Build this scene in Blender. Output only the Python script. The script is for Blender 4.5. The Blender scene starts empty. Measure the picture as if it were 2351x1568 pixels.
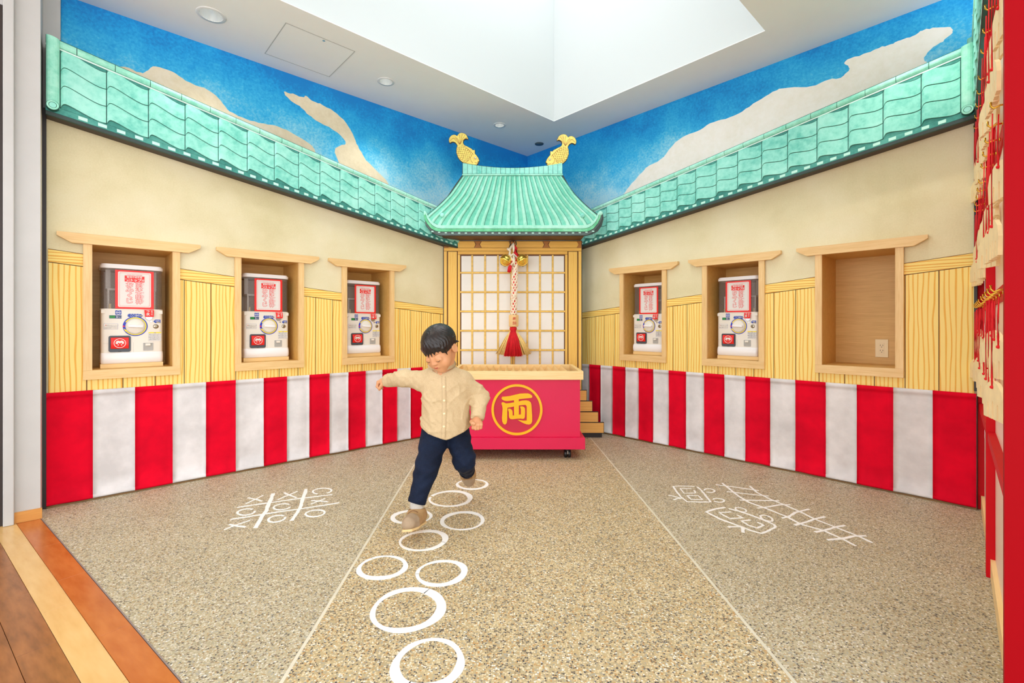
import bpy, bmesh, math, random
import numpy as np
from mathutils import Matrix, Vector

SC = bpy.context.scene
COL = SC.collection
random.seed(7)
np.random.seed(7)

# ---------------------------------------------------------------- camera
FPX, HX, HY, CAMZ = 1073.4, 1175.5, 747.7, 1.0       # focal length in pixels, principal column, horizon row, eye height
cam_d = bpy.data.cameras.new('camera')
cam = bpy.data.objects.new('camera', cam_d)
COL.objects.link(cam)
cam.location = (0, 0, CAMZ)
cam.rotation_euler = (math.radians(90), 0, 0)
cam_d.sensor_width = 36.0
cam_d.lens = 36.0 * FPX / 2351.0
cam_d.shift_y = -(784.0 - HY) / 2351.0
cam_d.clip_start = 0.02
SC.camera = cam

# ---------------------------------------------------------------- world, exposure
world = bpy.data.worlds.new('world')
SC.world = world
world.use_nodes = True
bgn = world.node_tree.nodes['Background']
bgn.inputs['Color'].default_value = (0.97, 0.985, 1.0, 1)
# bright even overcast, a little brighter towards the zenith
wt = world.node_tree
_tc = wt.nodes.new('ShaderNodeTexCoord'); _sp = wt.nodes.new('ShaderNodeSeparateXYZ'); wt.links.new(_tc.outputs['Generated'], _sp.inputs[0])
_rm = wt.nodes.new('ShaderNodeMapRange'); _rm.inputs['From Min'].default_value = 0; _rm.inputs['From Max'].default_value = 1
_rm.inputs['To Min'].default_value = 3.3; _rm.inputs['To Max'].default_value = 3.6
wt.links.new(_sp.outputs['Z'], _rm.inputs['Value']); wt.links.new(_rm.outputs['Result'], bgn.inputs['Strength'])
SC.view_settings.view_transform = 'Standard'
SC.view_settings.look = 'None'
SC.view_settings.gamma = 1.0
SC.view_settings.use_curve_mapping = False
SC.view_settings.exposure = -0.07
SC.cycles.max_bounces = 10
SC.cycles.diffuse_bounces = 8
SC.cycles.glossy_bounces = 4
SC.cycles.transmission_bounces = 6
SC.cycles.transparent_max_bounces = 8
DOWNLIGHT_POWER = 22.0

# ---------------------------------------------------------------- frames of reference
TH = 0.8220
CS, SN = math.cos(TH), math.sin(TH)
FC = Vector((0.1661, 5.0825, 0.0))                    # corner of the two boarded walls on the floor
CEIL = 2.903
def frame(origin, xdir):
    x = Vector((xdir[0], xdir[1], 0)).normalized(); y = Vector((-x.y, x.x, 0))
    m = Matrix.Identity(4)
    for i in range(3):
        m[i][0] = x[i]; m[i][1] = y[i]; m[i][2] = (0, 0, 1)[i]; m[i][3] = origin[i]
    return m
FL = frame(FC, (SN, CS))          # left wall:  x to the viewer's right, y into the wall
FR = frame(FC, (CS, -SN))         # right wall
FS = Matrix.Identity(4)           # the little shrine faces the camera
RACK0 = Vector((2.574, 2.585, 0.0))
FE = frame(RACK0, (-0.688, -0.725))
T = Matrix.Translation

def ray(x, y):
    return Vector(((x - HX) / FPX, 1.0, (HY - y) / FPX))
def at(x, y, Y):                  # photo position at a known distance
    d = ray(x, y); return Vector((d.x * Y, Y, CAMZ + d.z * Y))
def fl(x, y, z=0.0):              # photo position on the floor
    k = (CAMZ - z) * FPX / (y - HY); return ((x - HX) / FPX * k, k)
def onwall(F, x, y, v=0.0):       # photo position on a wall plane -> (u, z)
    n = Vector((F[0][1], F[1][1], 0)); o = Vector((F[0][3], F[1][3], 0))
    d = ray(x, y); k = (o + n * v).dot(n) / d.dot(n)
    p = d * k; p.z += CAMZ
    q = F.inverted() @ p
    return (q.x, q.z)

# ---------------------------------------------------------------- materials
def lin(c):
    out = []
    for v in c[:3]:
        v = v / 255.0
        out.append(v / 12.92 if v <= 0.04045 else ((v + 0.055) / 1.055) ** 2.4)
    return (*out, 1.0)
class NT:
    def __init__(s, name):
        s.m = bpy.data.materials.new(name); s.m.use_nodes = True
        s.t = s.m.node_tree; s.b = s.t.nodes['Principled BSDF']
    def n(s, typ, **kw):
        nd = s.t.nodes.new(typ)
        for k, v in kw.items():
            if k.startswith('i_'):
                key = k[2:].replace('_', ' ')
                nd.inputs[key].default_value = v
            else: setattr(nd, k, v)
        return nd
    def l(s, a, b): s.t.links.new(a, b)
    def coord(s, scale=(1, 1, 1), kind='Object'):
        tc = s.n('ShaderNodeTexCoord'); mp = s.n('ShaderNodeMapping')
        mp.inputs['Scale'].default_value = scale
        s.l(tc.outputs[kind], mp.inputs['Vector'])
        return mp.outputs['Vector']
    def ramp(s, fac, stops, interp='LINEAR'):
        r = s.n('ShaderNodeValToRGB'); r.color_ramp.interpolation = interp
        el = r.color_ramp.elements
        while len(el) < len(stops): el.new(0.5)
        for e, (p, c) in zip(el, stops):
            e.position = p; e.color = c if len(c) == 4 else lin(c)
        s.l(fac, r.inputs['Fac']); return r.outputs['Color']
    def noise(s, vec, scale, detail=3, rough=0.55):
        nz = s.n('ShaderNodeTexNoise'); nz.inputs['Scale'].default_value = scale
        nz.inputs['Detail'].default_value = detail; nz.inputs['Roughness'].default_value = rough
        s.l(vec, nz.inputs['Vector']); return nz.outputs['Fac']
    def mix(s, fac, a, b, mode='MIX'):
        mx = s.n('ShaderNodeMix', data_type='RGBA', blend_type=mode)
        if isinstance(fac, (int, float)): mx.inputs['Factor'].default_value = fac
        else: s.l(fac, mx.inputs['Factor'])
        for k, v in (('A', a), ('B', b)):
            sock = [i for i in mx.inputs if i.name == k and i.type == 'RGBA'][0]
            if isinstance(v, tuple): sock.default_value = v if len(v) == 4 else lin(v)
            else: s.l(v, sock)
        return [o for o in mx.outputs if o.type == 'RGBA'][0]
    def math(s, op, a, b=None):
        m = s.n('ShaderNodeMath', operation=op)
        for i, v in enumerate((a, b)):
            if v is None: continue
            if isinstance(v, (int, float)): m.inputs[i].default_value = v
            else: s.l(v, m.inputs[i])
        return m.outputs[0]
    def bump(s, h, strength=0.2, dist=0.002):
        bp = s.n('ShaderNodeBump'); bp.inputs['Strength'].default_value = strength
        bp.inputs['Distance'].default_value = dist
        s.l(h, bp.inputs['Height']); s.l(bp.outputs['Normal'], s.b.inputs['Normal'])
    def done(s, col=None, rough=0.5, metal=0.0, spec=None):
        if col is not None:
            if isinstance(col, tuple): s.b.inputs['Base Color'].default_value = col if len(col) == 4 else lin(col)
            else: s.l(col, s.b.inputs['Base Color'])
        s.b.inputs['Roughness'].default_value = rough
        s.b.inputs['Metallic'].default_value = metal
        if spec is not None: s.b.inputs['Specular IOR Level'].default_value = spec
        return s.m
MAT = {}
def plain(name, c, rough=0.5, metal=0.0, var=0.0, scale=8.0, spec=None, bump=0.0, bscale=60.0):
    n = NT(name); v = n.coord()
    if var > 0:
        f = n.noise(v, scale)
        lo = tuple(max(0, x * (1 - var)) for x in c); hi = tuple(min(255, x * (1 + var * .6)) for x in c)
        col = n.ramp(f, [(0.3, lo), (0.7, hi)])
    else: col = tuple(c)
    if bump > 0: n.bump(n.noise(v, bscale, 4), bump)
    MAT[name] = n.done(col, rough, metal, spec); return MAT[name]
def watercolour(name, lo, mid, hi, s1=3.0, s2=26.0, rough=0.6):
    n = NT(name); v = n.coord()
    f = n.math('ADD', n.math('MULTIPLY', n.noise(v, s1, 4), 0.55), n.math('MULTIPLY', n.noise(v, s2, 4, .7), 0.45))
    MAT[name] = n.done(n.ramp(f, [(0.36, lo), (0.5, mid), (0.62, hi)]), rough); return MAT[name]
def woodgrain(name, c0, c1, axis='x', freq=30.0, stretch=0.06, rough=0.45, dist=3.0):
    """Fine straight laminate grain: noise stretched along one axis."""
    n = NT(name)
    sc = [1, 1, 1]; sc['xyz'.index(axis)] = stretch
    v = n.coord(tuple(sc))
    f = n.math('ADD', n.math('MULTIPLY', n.noise(v, freq, 5, .65), 0.6), n.math('MULTIPLY', n.noise(v, freq * 4, 2), 0.4))
    MAT[name] = n.done(n.ramp(f, [(0.33, c0), (0.66, c1)]), rough); return MAT[name]
def drawnwood(name, base, line, period, along='z', rough=0.55, dist=1.6, wob=0.14, thick=0.80):
    """Printed board: pale ground with drawn wavy grain lines."""
    n = NT(name)
    sc = (1, 1, wob) if along == 'z' else (wob, 1, 1)
    v = n.coord(sc)
    w = n.n('ShaderNodeTexWave', wave_type='BANDS', bands_direction='X' if along == 'z' else 'Z', wave_profile='SIN')
    w.inputs['Scale'].default_value = 2 * math.pi / (20 * period)
    w.inputs['Distortion'].default_value = dist
    w.inputs['Detail'].default_value = 1.5
    w.inputs['Detail Scale'].default_value = 0.55 / period * 0.045
    n.l(v, w.inputs['Vector'])
    speck = n.noise(n.coord(), 300, 2)
    g = n.ramp(w.outputs['Fac'], [(0.0, base), (thick - .12, base), (thick + .06, line), (1.0, line)])
    b2 = tuple(min(255, x * 1.06) for x in base)
    c = n.mix(n.ramp(speck, [(0.45, (0, 0, 0)), (0.7, (90, 90, 90))]), g, b2)
    MAT[name] = n.done(c, rough); return MAT[name]

plain('white paint', (236, 237, 235), 0.55, var=0.015)
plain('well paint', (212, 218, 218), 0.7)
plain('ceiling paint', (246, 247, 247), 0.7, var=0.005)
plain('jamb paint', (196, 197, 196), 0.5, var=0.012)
plain('black trim', (38, 33, 34), 0.45)
plain('door brown', (52, 40, 36), 0.5, var=.1)
plain('soffit brown', (62, 50, 44), 0.55, var=.1)
plain('eave brown', (88, 62, 46), 0.5, var=.12)
plain('outline green', (24, 92, 84), 0.6)
plain('outline dark', (52, 70, 68), 0.6, var=.1)
plain('outline brown', (104, 62, 20), 0.6)
watercolour('teal tile', (96, 196, 180), (142, 224, 208), (166, 236, 222), 4.5)
watercolour('teal ridge', (120, 212, 186), (160, 232, 210), (186, 244, 226))
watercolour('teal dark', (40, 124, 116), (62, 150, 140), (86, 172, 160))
watercolour('teal rib', (140, 222, 196), (166, 236, 214), (190, 245, 228))
watercolour('teal valley', (92, 194, 166), (116, 212, 186), (140, 224, 202))
watercolour('teal eave', (70, 172, 118), (104, 200, 150), (140, 220, 180))
plain('dash white', (196, 244, 232), 0.6)
plain('white line', (222, 250, 242), 0.6)
plain('band grey', (96, 112, 112), 0.6, var=.15)
# plaster
n = NT('plaster print'); v = n.coord()
f = n.math('ADD', n.math('MULTIPLY', n.noise(v, 1.7, 5, .6), .75), n.math('MULTIPLY', n.noise(v, 120, 3, .7), .25))
MAT['plaster'] = n.done(n.ramp(f, [(0.32, (212, 202, 156)), (0.5, (228, 219, 180)), (0.68, (238, 231, 200))]), 0.7)
drawnwood('plank print', (250, 224, 134), (238, 178, 62), 0.0225, dist=5.0, wob=.15, thick=.87)
drawnwood('rail print', (250, 222, 128), (232, 172, 62), 0.017, along='x', wob=.10, dist=4)
drawnwood('shrine wood v', (246, 204, 104), (230, 174, 70), 0.0095, along='z', wob=.08, dist=3)
drawnwood('shrine wood h', (240, 192, 88), (220, 160, 56), 0.009, along='x', wob=.08, dist=3)
drawnwood('step wood', (240, 196, 108), (208, 150, 66), 0.013, along='x', wob=.08)
plain('lattice wood', (240, 198, 98), 0.5, var=.08, scale=40)
plain('pane paper', (240, 238, 232), 0.7, var=.01)
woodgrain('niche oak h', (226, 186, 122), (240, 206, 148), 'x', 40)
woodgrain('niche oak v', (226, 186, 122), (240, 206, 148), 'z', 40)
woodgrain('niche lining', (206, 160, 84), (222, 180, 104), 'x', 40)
woodgrain('pale pine', (244, 208, 142), (252, 224, 166), 'x', 30)
woodgrain('base oak', (202, 140, 66), (216, 156, 80), 'x', 30)
plain('foot strip', (128, 96, 54), .5, var=.1)
plain('edge strip', (140, 128, 124), .5)
# sky murals
def sky(name, k):
    n = NT(name)
    tc = n.n('ShaderNodeTexCoord'); sx = n.n('ShaderNodeSeparateXYZ'); n.l(tc.outputs['Object'], sx.inputs[0])
    v = tc.outputs['Object']
    h = n.math('SUBTRACT', sx.outputs['Z'], n.math('MULTIPLY', sx.outputs['X'], k[0]))
    h = n.math('DIVIDE', n.math('SUBTRACT', h, k[1]), k[2])
    big = n.math('MULTIPLY', n.math('SUBTRACT', n.noise(v, 2.6, 4, .6), .5), 1.25)
    fine = n.math('MULTIPLY', n.math('SUBTRACT', n.noise(v, 60, 4, .75), .5), 1.0)
    f = n.math('ADD', n.math('ADD', h, big), fine)
    c = n.ramp(f, [(0.0, (180, 230, 246)), (0.22, (124, 212, 244)), (0.48, (52, 186, 240)), (0.75, (6, 160, 230)), (1.0, (0, 134, 212))])
    MAT[name] = n.done(c, 0.65)
sky('sky left', (-0.05, 2.08, 0.75))
sky('sky right', (0.04, 2.08, 0.85))
watercolour('cloud', (222, 208, 176), (232, 220, 190), (238, 228, 204), 4, 30, .7)
watercolour('cloud right', (246, 241, 226), (251, 247, 236), (254, 251, 243), 4, 30, .7)  # lighter than the left clouds: stronger light on this wall painted in
# cloth
def cloth(name, c):
    n = NT(name); v = n.coord((1, 1, 1))
    f = n.noise(v, 5, 4, .6); g = n.noise(v, 420, 2)
    lo = tuple(x * .93 for x in c); hi = tuple(min(255, x * 1.04) for x in c)
    n.bump(g, .25, .0006)
    MAT[name] = n.done(n.ramp(f, [(.35, lo), (.65, hi)]), .85, spec=.15)
cloth('red cloth', (224, 0, 40)); cloth('white cloth', (226, 224, 226))
# floors
def pebble(name, ground, stops, scale, gmix):
    n = NT(name); v = n.coord()
    vo = n.n('ShaderNodeTexVoronoi', voronoi_dimensions='2D', feature='F1'); vo.inputs['Scale'].default_value = scale
    wp = n.n('ShaderNodeTexNoise'); wp.inputs['Scale'].default_value = scale * .7; n.l(v, wp.inputs['Vector'])
    sub = n.n('ShaderNodeVectorMath', operation='MULTIPLY_ADD'); n.l(wp.outputs['Color'], sub.inputs[0])
    sub.inputs[1].default_value = (0.006, 0.006, 0); n.l(v, sub.inputs[2])
    n.l(sub.outputs[0], vo.inputs['Vector'])
    sep = n.n('ShaderNodeSeparateColor'); n.l(vo.outputs['Color'], sep.inputs[0])
    stone = n.ramp(sep.outputs[0], stops, 'CONSTANT')
    big = n.noise(v, 3.0, 5, .7)
    gcol = n.ramp(big, [(.3, tuple(x * .93 for x in ground)), (.7, tuple(min(255, x * 1.05) for x in ground))])
    edge = n.ramp(vo.outputs['Distance'], [(gmix, (255, 255, 255)), (gmix + .22, (0, 0, 0))])
    keep = n.math('MULTIPLY', edge, n.ramp(sep.outputs[1], [(0.0, (255, 255, 255)), (0.90, (255, 255, 255)), (0.91, (0, 0, 0))], 'CONSTANT'))
    c = n.mix(keep, gcol, stone)
    n.bump(vo.outputs['Distance'], .35, .0015)
    MAT[name] = n.done(c, .55, spec=.3)
STN = [(0.0, (66, 64, 70)), (0.09, (116, 102, 84)), (0.20, (190, 168, 124)), (0.40, (212, 194, 152)), (0.58, (186, 144, 88)), (0.68, (222, 208, 176)), (0.82, (158, 156, 144)), (0.93, (240, 236, 222))]
STG = [(0.0, (78, 76, 78)), (0.09, (132, 116, 96)), (0.22, (184, 172, 144)), (0.44, (200, 192, 168)), (0.62, (176, 150, 108)), (0.74, (212, 206, 188)), (0.88, (162, 162, 156)), (0.96, (234, 230, 222))]
pebble('path pebble', (180, 166, 130), STN, 165, .36)
pebble('side pebble', (176, 168, 138), STG, 175, .36)
plain('joint', (214, 210, 190), .7, var=.04)
plain('chalk paint', (242, 243, 242), .8, bump=.3, bscale=300)
woodgrain('floor orange', (176, 94, 36), (196, 116, 54), 'x', 9, .22, .25)
woodgrain('floor maple', (214, 172, 106), (226, 188, 126), 'x', 9, .2, .25)
woodgrain('floor brown', (128, 82, 46), (166, 108, 60), 'x', 12, .2, .25)
# painted things
plain('pink paint', (222, 2, 76), .45, var=.01)
plain('crimson paint', (204, 28, 66), .5)
plain('gold paint', (246, 190, 0), .45)
plain('red lacquer', (206, 2, 22), .55, var=.01, spec=.2)
plain('rack board', (250, 226, 206), .35)
plain('red lacquer shaded', (158, 0, 14), .6, spec=.1)  # post red, darkened to paint in the shade on the end post
plain('ema wood', (248, 226, 176), .6, var=.04, scale=20)
plain('red cord', (226, 6, 24), .7)
plain('brass', (226, 176, 70), .22, 1.0)
plain('gold metal', (252, 218, 104), .16, .85)
plain('gold leaf', (255, 226, 118), .45, var=.10, scale=30)
plain('gold shade', (176, 112, 36), .5)
plain('gold line', (176, 120, 52), .6)
plain('fish edge', (70, 62, 64), .6)
plain('rope white', (244, 232, 208), .8, var=.05, scale=40)
plain('rope red', (214, 16, 34), .75, var=.06, scale=40)
plain('straw', (246, 216, 140), .8, var=.08, scale=60)
plain('block wood', (236, 200, 140), .6, var=.04)
plain('ink red', (206, 92, 60), .7)
plain('iron', (70, 60, 50), .4, .8)
plain('black plastic', (24, 24, 26), .35)
plain('steel', (190, 190, 192), .25, 1.0)
# machines
plain('machine white', (236, 232, 222), .35)
plain('machine white lower', (244, 244, 246), .3)
plain('machine grey', (70, 76, 86), .4)
plain('slot grey', (178, 178, 174), .4)
plain('sticker red', (236, 30, 24), .4)
plain('sticker blue', (18, 70, 176), .4)
plain('sticker navy', (16, 50, 190), .4)
plain('sticker yellow', (252, 228, 20), .4)
plain('sticker green', (20, 140, 50), .4)
plain('sticker white', (232, 231, 228), .45)
plain('sticker ink', (150, 146, 150), .5)
plain('lcd dark', (40, 66, 120), .3)
plain('key metal', (170, 160, 140), .3, 1.0)
plain('outlet', (240, 220, 172), .35)
plain('outlet dark', (60, 44, 30), .5)
n = NT('smoky clear'); n.b.inputs['Alpha'].default_value = 0.20
MAT['clear'] = n.done((150, 138, 132), .08)
plain('hopper white', (232, 232, 228), .4); plain('hopper grey', (206, 196, 184), .4)
# lamps
n = NT('lamp'); n.b.inputs['Emission Color'].default_value = (1, .95, .85, 1); n.b.inputs['Emission Strength'].default_value = 3.0
MAT['lamp'] = n.done((255, 250, 240), .5)
plain('chrome', (236, 240, 242), .25, .55)
plain('ring white', (226, 228, 228), .4)
plain('speaker grey', (88, 104, 112), .6)
# boy
plain('skin', (216, 156, 112), .5, var=.03, scale=14); MAT['skin'].node_tree.nodes['Principled BSDF'].inputs['Subsurface Weight'].default_value = 0.0
plain('lips', (190, 86, 72), .45)
n = NT('hair'); v = n.coord((1, 1, .25)); MAT['hair'] = n.done(n.ramp(n.noise(v, 110, 3), [(.3, (14, 9, 9)), (.7, (38, 28, 25))]), .36, spec=.5)
plain('lash', (60, 36, 26), .5); plain('brow', (164, 110, 72), .7)
n = NT('linen'); v = n.coord(); n.bump(n.noise(v, 500, 2), .3, .0006)
f = n.math('ADD', n.math('MULTIPLY', n.noise(v, 9, 4), .6), n.math('MULTIPLY', n.noise(v, 160, 2), .4))
MAT['linen'] = n.done(n.ramp(f, [(.35, (196, 172, 134)), (.65, (212, 190, 152))]), .85, spec=.15)
plain('linen seam', (206, 182, 140), .85)
plain('button', (244, 228, 186), .4)
n = NT('denim'); v = n.coord(); n.bump(n.noise(v, 420, 2), .3, .0006)
f = n.math('ADD', n.math('MULTIPLY', n.noise(v, 8, 4), .6), n.math('MULTIPLY', n.noise(v, 200, 2), .4))
MAT['denim'] = n.done(n.ramp(f, [(.35, (13, 20, 38)), (.65, (24, 37, 62))]), .8, spec=.2)
plain('sock', (196, 192, 184), .9, var=.04, scale=60)
plain('suede', (172, 138, 94), .85, var=.08, scale=30)
plain('suede toe', (168, 146, 120), .85, var=.06, scale=30)
plain('sole', (226, 196, 142), .7)
plain('lace', (120, 84, 52), .8)

# ---------------------------------------------------------------- mesh helpers
def mesh_obj(name, verts, faces, mat, parent=None, matrix=None, smooth=False):
    me = bpy.data.meshes.new(name); me.from_pydata([tuple(v) for v in verts], [], faces); me.update()
    if mat: me.materials.append(MAT[mat])
    if smooth: me.polygons.foreach_set('use_smooth', [True] * len(me.polygons))
    o = bpy.data.objects.new(name, me); COL.objects.link(o)
    if parent is not None: o.parent = parent
    if matrix is not None: o.matrix_local = matrix if parent is not None else matrix
    return o
class MB:
    """collects shapes into one mesh"""
    def __init__(s): s.v = []; s.f = []
    def add(s, v, f):
        o = len(s.v); s.v += [tuple(p) for p in v]; s.f += [tuple(i + o for i in q) for q in f]; return s
    def box(s, x0, x1, y0, y1, z0, z1, b=0.0):
        if b <= 0:
            v = [(x, y, z) for x in (x0, x1) for y in (y0, y1) for z in (z0, z1)]
            return s.add(v, [(0, 1, 3, 2), (4, 6, 7, 5), (0, 4, 5, 1), (2, 3, 7, 6), (0, 2, 6, 4), (1, 5, 7, 3)])
        bm = bmesh.new(); bmesh.ops.create_cube(bm, size=1)
        for q in bm.verts: q.co = Vector(((x0 + x1) / 2 + q.co.x * (x1 - x0), (y0 + y1) / 2 + q.co.y * (y1 - y0), (z0 + z1) / 2 + q.co.z * (z1 - z0)))
        bmesh.ops.bevel(bm, geom=bm.edges[:], offset=b, segments=2, affect='EDGES', profile=.5)
        return s.bm(bm)
    def bm(s, bm, free=True):
        bm.verts.index_update()
        s.add([q.co[:] for q in bm.verts], [tuple(q.index for q in f.verts) for f in bm.faces])
        if free: bm.free()
        return s
    def prism(s, poly, y0, y1):
        """outline in x/z, from y0 (front) to y1 (back)"""
        a = sum(poly[i][0] * poly[(i + 1) % len(poly)][1] - poly[(i + 1) % len(poly)][0] * poly[i][1] for i in range(len(poly)))
        if a < 0: poly = poly[::-1]
        n = len(poly)
        v = [(x, y0, z) for x, z in poly] + [(x, y1, z) for x, z in poly]
        f = [tuple(range(n)), tuple(range(2 * n - 1, n - 1, -1))]
        f += [(i, i + n, (i + 1) % n + n, (i + 1) % n) for i in range(n)]
        return s.add(v, f)
    def slab(s, poly, z0, z1):
        """outline in x/y, from z0 to z1"""
        a = sum(poly[i][0] * poly[(i + 1) % len(poly)][1] - poly[(i + 1) % len(poly)][0] * poly[i][1] for i in range(len(poly)))
        if a < 0: poly = poly[::-1]
        n = len(poly)
        v = [(x, y, z1) for x, y in poly] + [(x, y, z0) for x, y in poly]
        f = [tuple(range(n)), tuple(range(2 * n - 1, n - 1, -1))]
        f += [(i, i + n, (i + 1) % n + n, (i + 1) % n) for i in range(n)]
        return s.add(v, f)
    def tube(s, pts, r, seg=10, cap=True, flat=1.0, up=(0, 0, 1)):
        pts = [Vector(p) for p in pts]
        rr = r if isinstance(r, (list, tuple)) else [r] * len(pts)
        up = Vector(up); v = []; f = []
        for i, p in enumerate(pts):
            d = (pts[min(i + 1, len(pts) - 1)] - pts[max(i - 1, 0)]).normalized()
            a = d.cross(up)
            if a.length < 1e-4: a = d.cross(Vector((1, 0, 0)))
            a.normalize(); b = a.cross(d).normalized()
            for k in range(seg):
                t = 2 * math.pi * k / seg
                v.append(p + a * (math.cos(t) * rr[i]) + b * (math.sin(t) * rr[i] * flat))
        for i in range(len(pts) - 1):
            for k in range(seg):
                f.append((i * seg + k, i * seg + (k + 1) % seg, (i + 1) * seg + (k + 1) % seg, (i + 1) * seg + k))
        if cap:
            f.append(tuple(range(seg - 1, -1, -1))); f.append(tuple(range((len(pts) - 1) * seg, len(pts) * seg)))
        return s.add(v, f)
    def lathe(s, prof, seg=24, M=None, cap=True):
        """profile [(r, z)] around z, optionally placed by a matrix"""
        v = []; f = []
        for r, z in prof:
            for k in range(seg):
                t = 2 * math.pi * k / seg; v.append(Vector((r * math.cos(t), r * math.sin(t), z)))
        n = len(prof)
        for i in range(n - 1):
            for k in range(seg):
                f.append((i * seg + k, i * seg + (k + 1) % seg, (i + 1) * seg + (k + 1) % seg, (i + 1) * seg + k))
        if cap:
            if prof[0][0] > 1e-6: f.append(tuple(range(seg - 1, -1, -1)))
            if prof[-1][0] > 1e-6: f.append(tuple(range((n - 1) * seg, n * seg)))
        if M is not None: v = [M @ p for p in v]
        return s.add(v, f)
    def ball(s, c, r, seg=16, rings=10, M=None):
        rx, ry, rz = r if isinstance(r, (tuple, list)) else (r, r, r)
        v = []; f = []
        for i in range(rings + 1):
            a = math.pi * i / rings
            for k in range(seg):
                t = 2 * math.pi * k / seg
                v.append(Vector((rx * math.sin(a) * math.cos(t), ry * math.sin(a) * math.sin(t), -rz * math.cos(a))))
        for i in range(rings):
            for k in range(seg):
                f.append((i * seg + k, i * seg + (k + 1) % seg, (i + 1) * seg + (k + 1) % seg, (i + 1) * seg + k))
        v = [(M @ p if M is not None else p) + Vector(c) for p in v]
        return s.add(v, f)
    def plate(s, outer, holes, y0, y1):
        """flat board in x/z with holes, real thickness"""
        bm = bmesh.new(); loops = []
        for poly in [outer] + holes:
            vs = [bm.verts.new((x, y0, z)) for x, z in poly]
            for i in range(len(vs)): bm.edges.new((vs[i], vs[(i + 1) % len(vs)]))
            loops.append(vs)
        bmesh.ops.triangle_fill(bm, use_beauty=True, use_dissolve=False, edges=bm.edges[:], normal=(0, -1, 0))
        bm.verts.index_update()
        v = [q.co[:] for q in bm.verts]; n = len(v)
        fr = [tuple(q.index for q in f.verts) for f in bm.faces]
        lo = [[q.index for q in l] for l in loops]; bm.free()
        vv = v + [(p[0], y1, p[2]) for p in v]
        ff = fr + [tuple(i + n for i in reversed(f)) for f in fr]
        for l in lo: ff += [(l[i], l[i] + n, l[(i + 1) % len(l)] + n, l[(i + 1) % len(l)]) for i in range(len(l))]
        return s.add(vv, ff)
    def ribbon(s, pts, w, z0, z1):
        """painted stroke on the floor: centre line, width(s)"""
        n = len(pts); ww = w if isinstance(w, (list, tuple)) else [w] * n
        L = []; R = []
        for i in range(n):
            a = pts[max(i - 1, 0)]; b = pts[min(i + 1, n - 1)]
            d = Vector((b[0] - a[0], b[1] - a[1])); d.normalize()
            L.append((pts[i][0] - d.y * ww[i] / 2, pts[i][1] + d.x * ww[i] / 2)); R.append((pts[i][0] + d.y * ww[i] / 2, pts[i][1] - d.x * ww[i] / 2))
        v = []; f = []
        for i in range(n): v += [(*L[i], z1), (*R[i], z1), (*L[i], z0), (*R[i], z0)]
        for i in range(n - 1):
            a = 4 * i; b = a + 4
            f += [(a, a + 1, b + 1, b), (a + 2, a, b, b + 2), (a + 1, a + 3, b + 3, b + 1)]
        f += [(0, 2, 3, 1), (4 * n - 4, 4 * n - 3, 4 * n - 1, 4 * n - 2)]
        return s.add(v, f)
    def build(s, name, mat, parent=None, smooth=False, matrix=None):
        return mesh_obj(name, s.v, s.f, mat, parent, matrix, smooth)
def tag(o, label=None, cat=None, group=None, kind=None):
    if label: o['label'] = label
    if cat: o['category'] = cat
    if group: o['group'] = group
    if kind: o['kind'] = kind
    return o
def thing(name, label, cat, matrix, group=None):
    o = bpy.data.objects.new(name, None); COL.objects.link(o); o.empty_display_size = .1
    o.matrix_world = matrix
    return tag(o, label, cat, group)
def structure(o, label=None):
    o['kind'] = 'structure'
    if label: o['label'] = label
    return o
def dup(o, matrix=None, parent=None):
    c = o.copy(); COL.objects.link(c)
    if parent is not None:
        c.parent = parent
    if matrix is not None: c.matrix_world = matrix
    for ch in list(o.children): dup(ch, None, c)
    return c
def smooth_by_angle(o, deg=40):
    me = o.data
    bm = bmesh.new(); bm.from_mesh(me)
    for f in bm.faces: f.smooth = True
    for e in bm.edges:
        if len(e.link_faces) == 2 and e.calc_face_angle(0) > math.radians(deg): e.smooth = False
    bm.to_mesh(me); bm.free(); return o
def text_mesh(body, size, bold=0.0, depth=0.0008, align='CENTER'):
    """letters as a flat raised mesh, lying in x/z and facing -y"""
    c = bpy.data.curves.new('lettering', 'FONT'); c.body = body; c.size = size; c.extrude = depth; c.offset = bold * size
    c.align_x = align; c.align_y = 'CENTER'; c.resolution_u = 2
    o = bpy.data.objects.new('lettering', c); COL.objects.link(o)
    dg = bpy.context.evaluated_depsgraph_get(); dg.update()
    me = bpy.data.meshes.new_from_object(o.evaluated_get(dg))
    v = [(q.co.x, -q.co.z, q.co.y) for q in me.vertices]; f = [tuple(p.vertices) for p in me.polygons]
    bpy.data.objects.remove(o); bpy.data.curves.remove(c); bpy.data.meshes.remove(me)
    xs = [p[0] for p in v]; zs = [p[2] for p in v]
    cx, cz = (max(xs) + min(xs)) / 2, (max(zs) + min(zs)) / 2
    return [(p[0] - cx, p[1], p[2] - cz) for p in v], f
def put(m, v, f, x, y, z, sx=1.0, sz=1.0): return m.add([(p[0] * sx + x, p[1] + y, p[2] * sz + z) for p in v], f)
def clip(poly, n, c):
    """keep the side n.p <= c of a 2D polygon"""
    out = []
    for i in range(len(poly)):
        a, b = poly[i], poly[(i + 1) % len(poly)]
        da = n[0] * a[0] + n[1] * a[1] - c; db = n[0] * b[0] + n[1] * b[1] - c
        if da <= 0: out.append(a)
        if (da < 0) != (db < 0) and abs(da - db) > 1e-9:
            t = da / (da - db); out.append((a[0] + (b[0] - a[0]) * t, a[1] + (b[1] - a[1]) * t))
    return out
def circle(cx, cz, r, n=24, a0=0): return [(cx + r * math.cos(a0 + 2 * math.pi * i / n), cz + r * math.sin(a0 + 2 * math.pi * i / n)) for i in range(n)]
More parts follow.
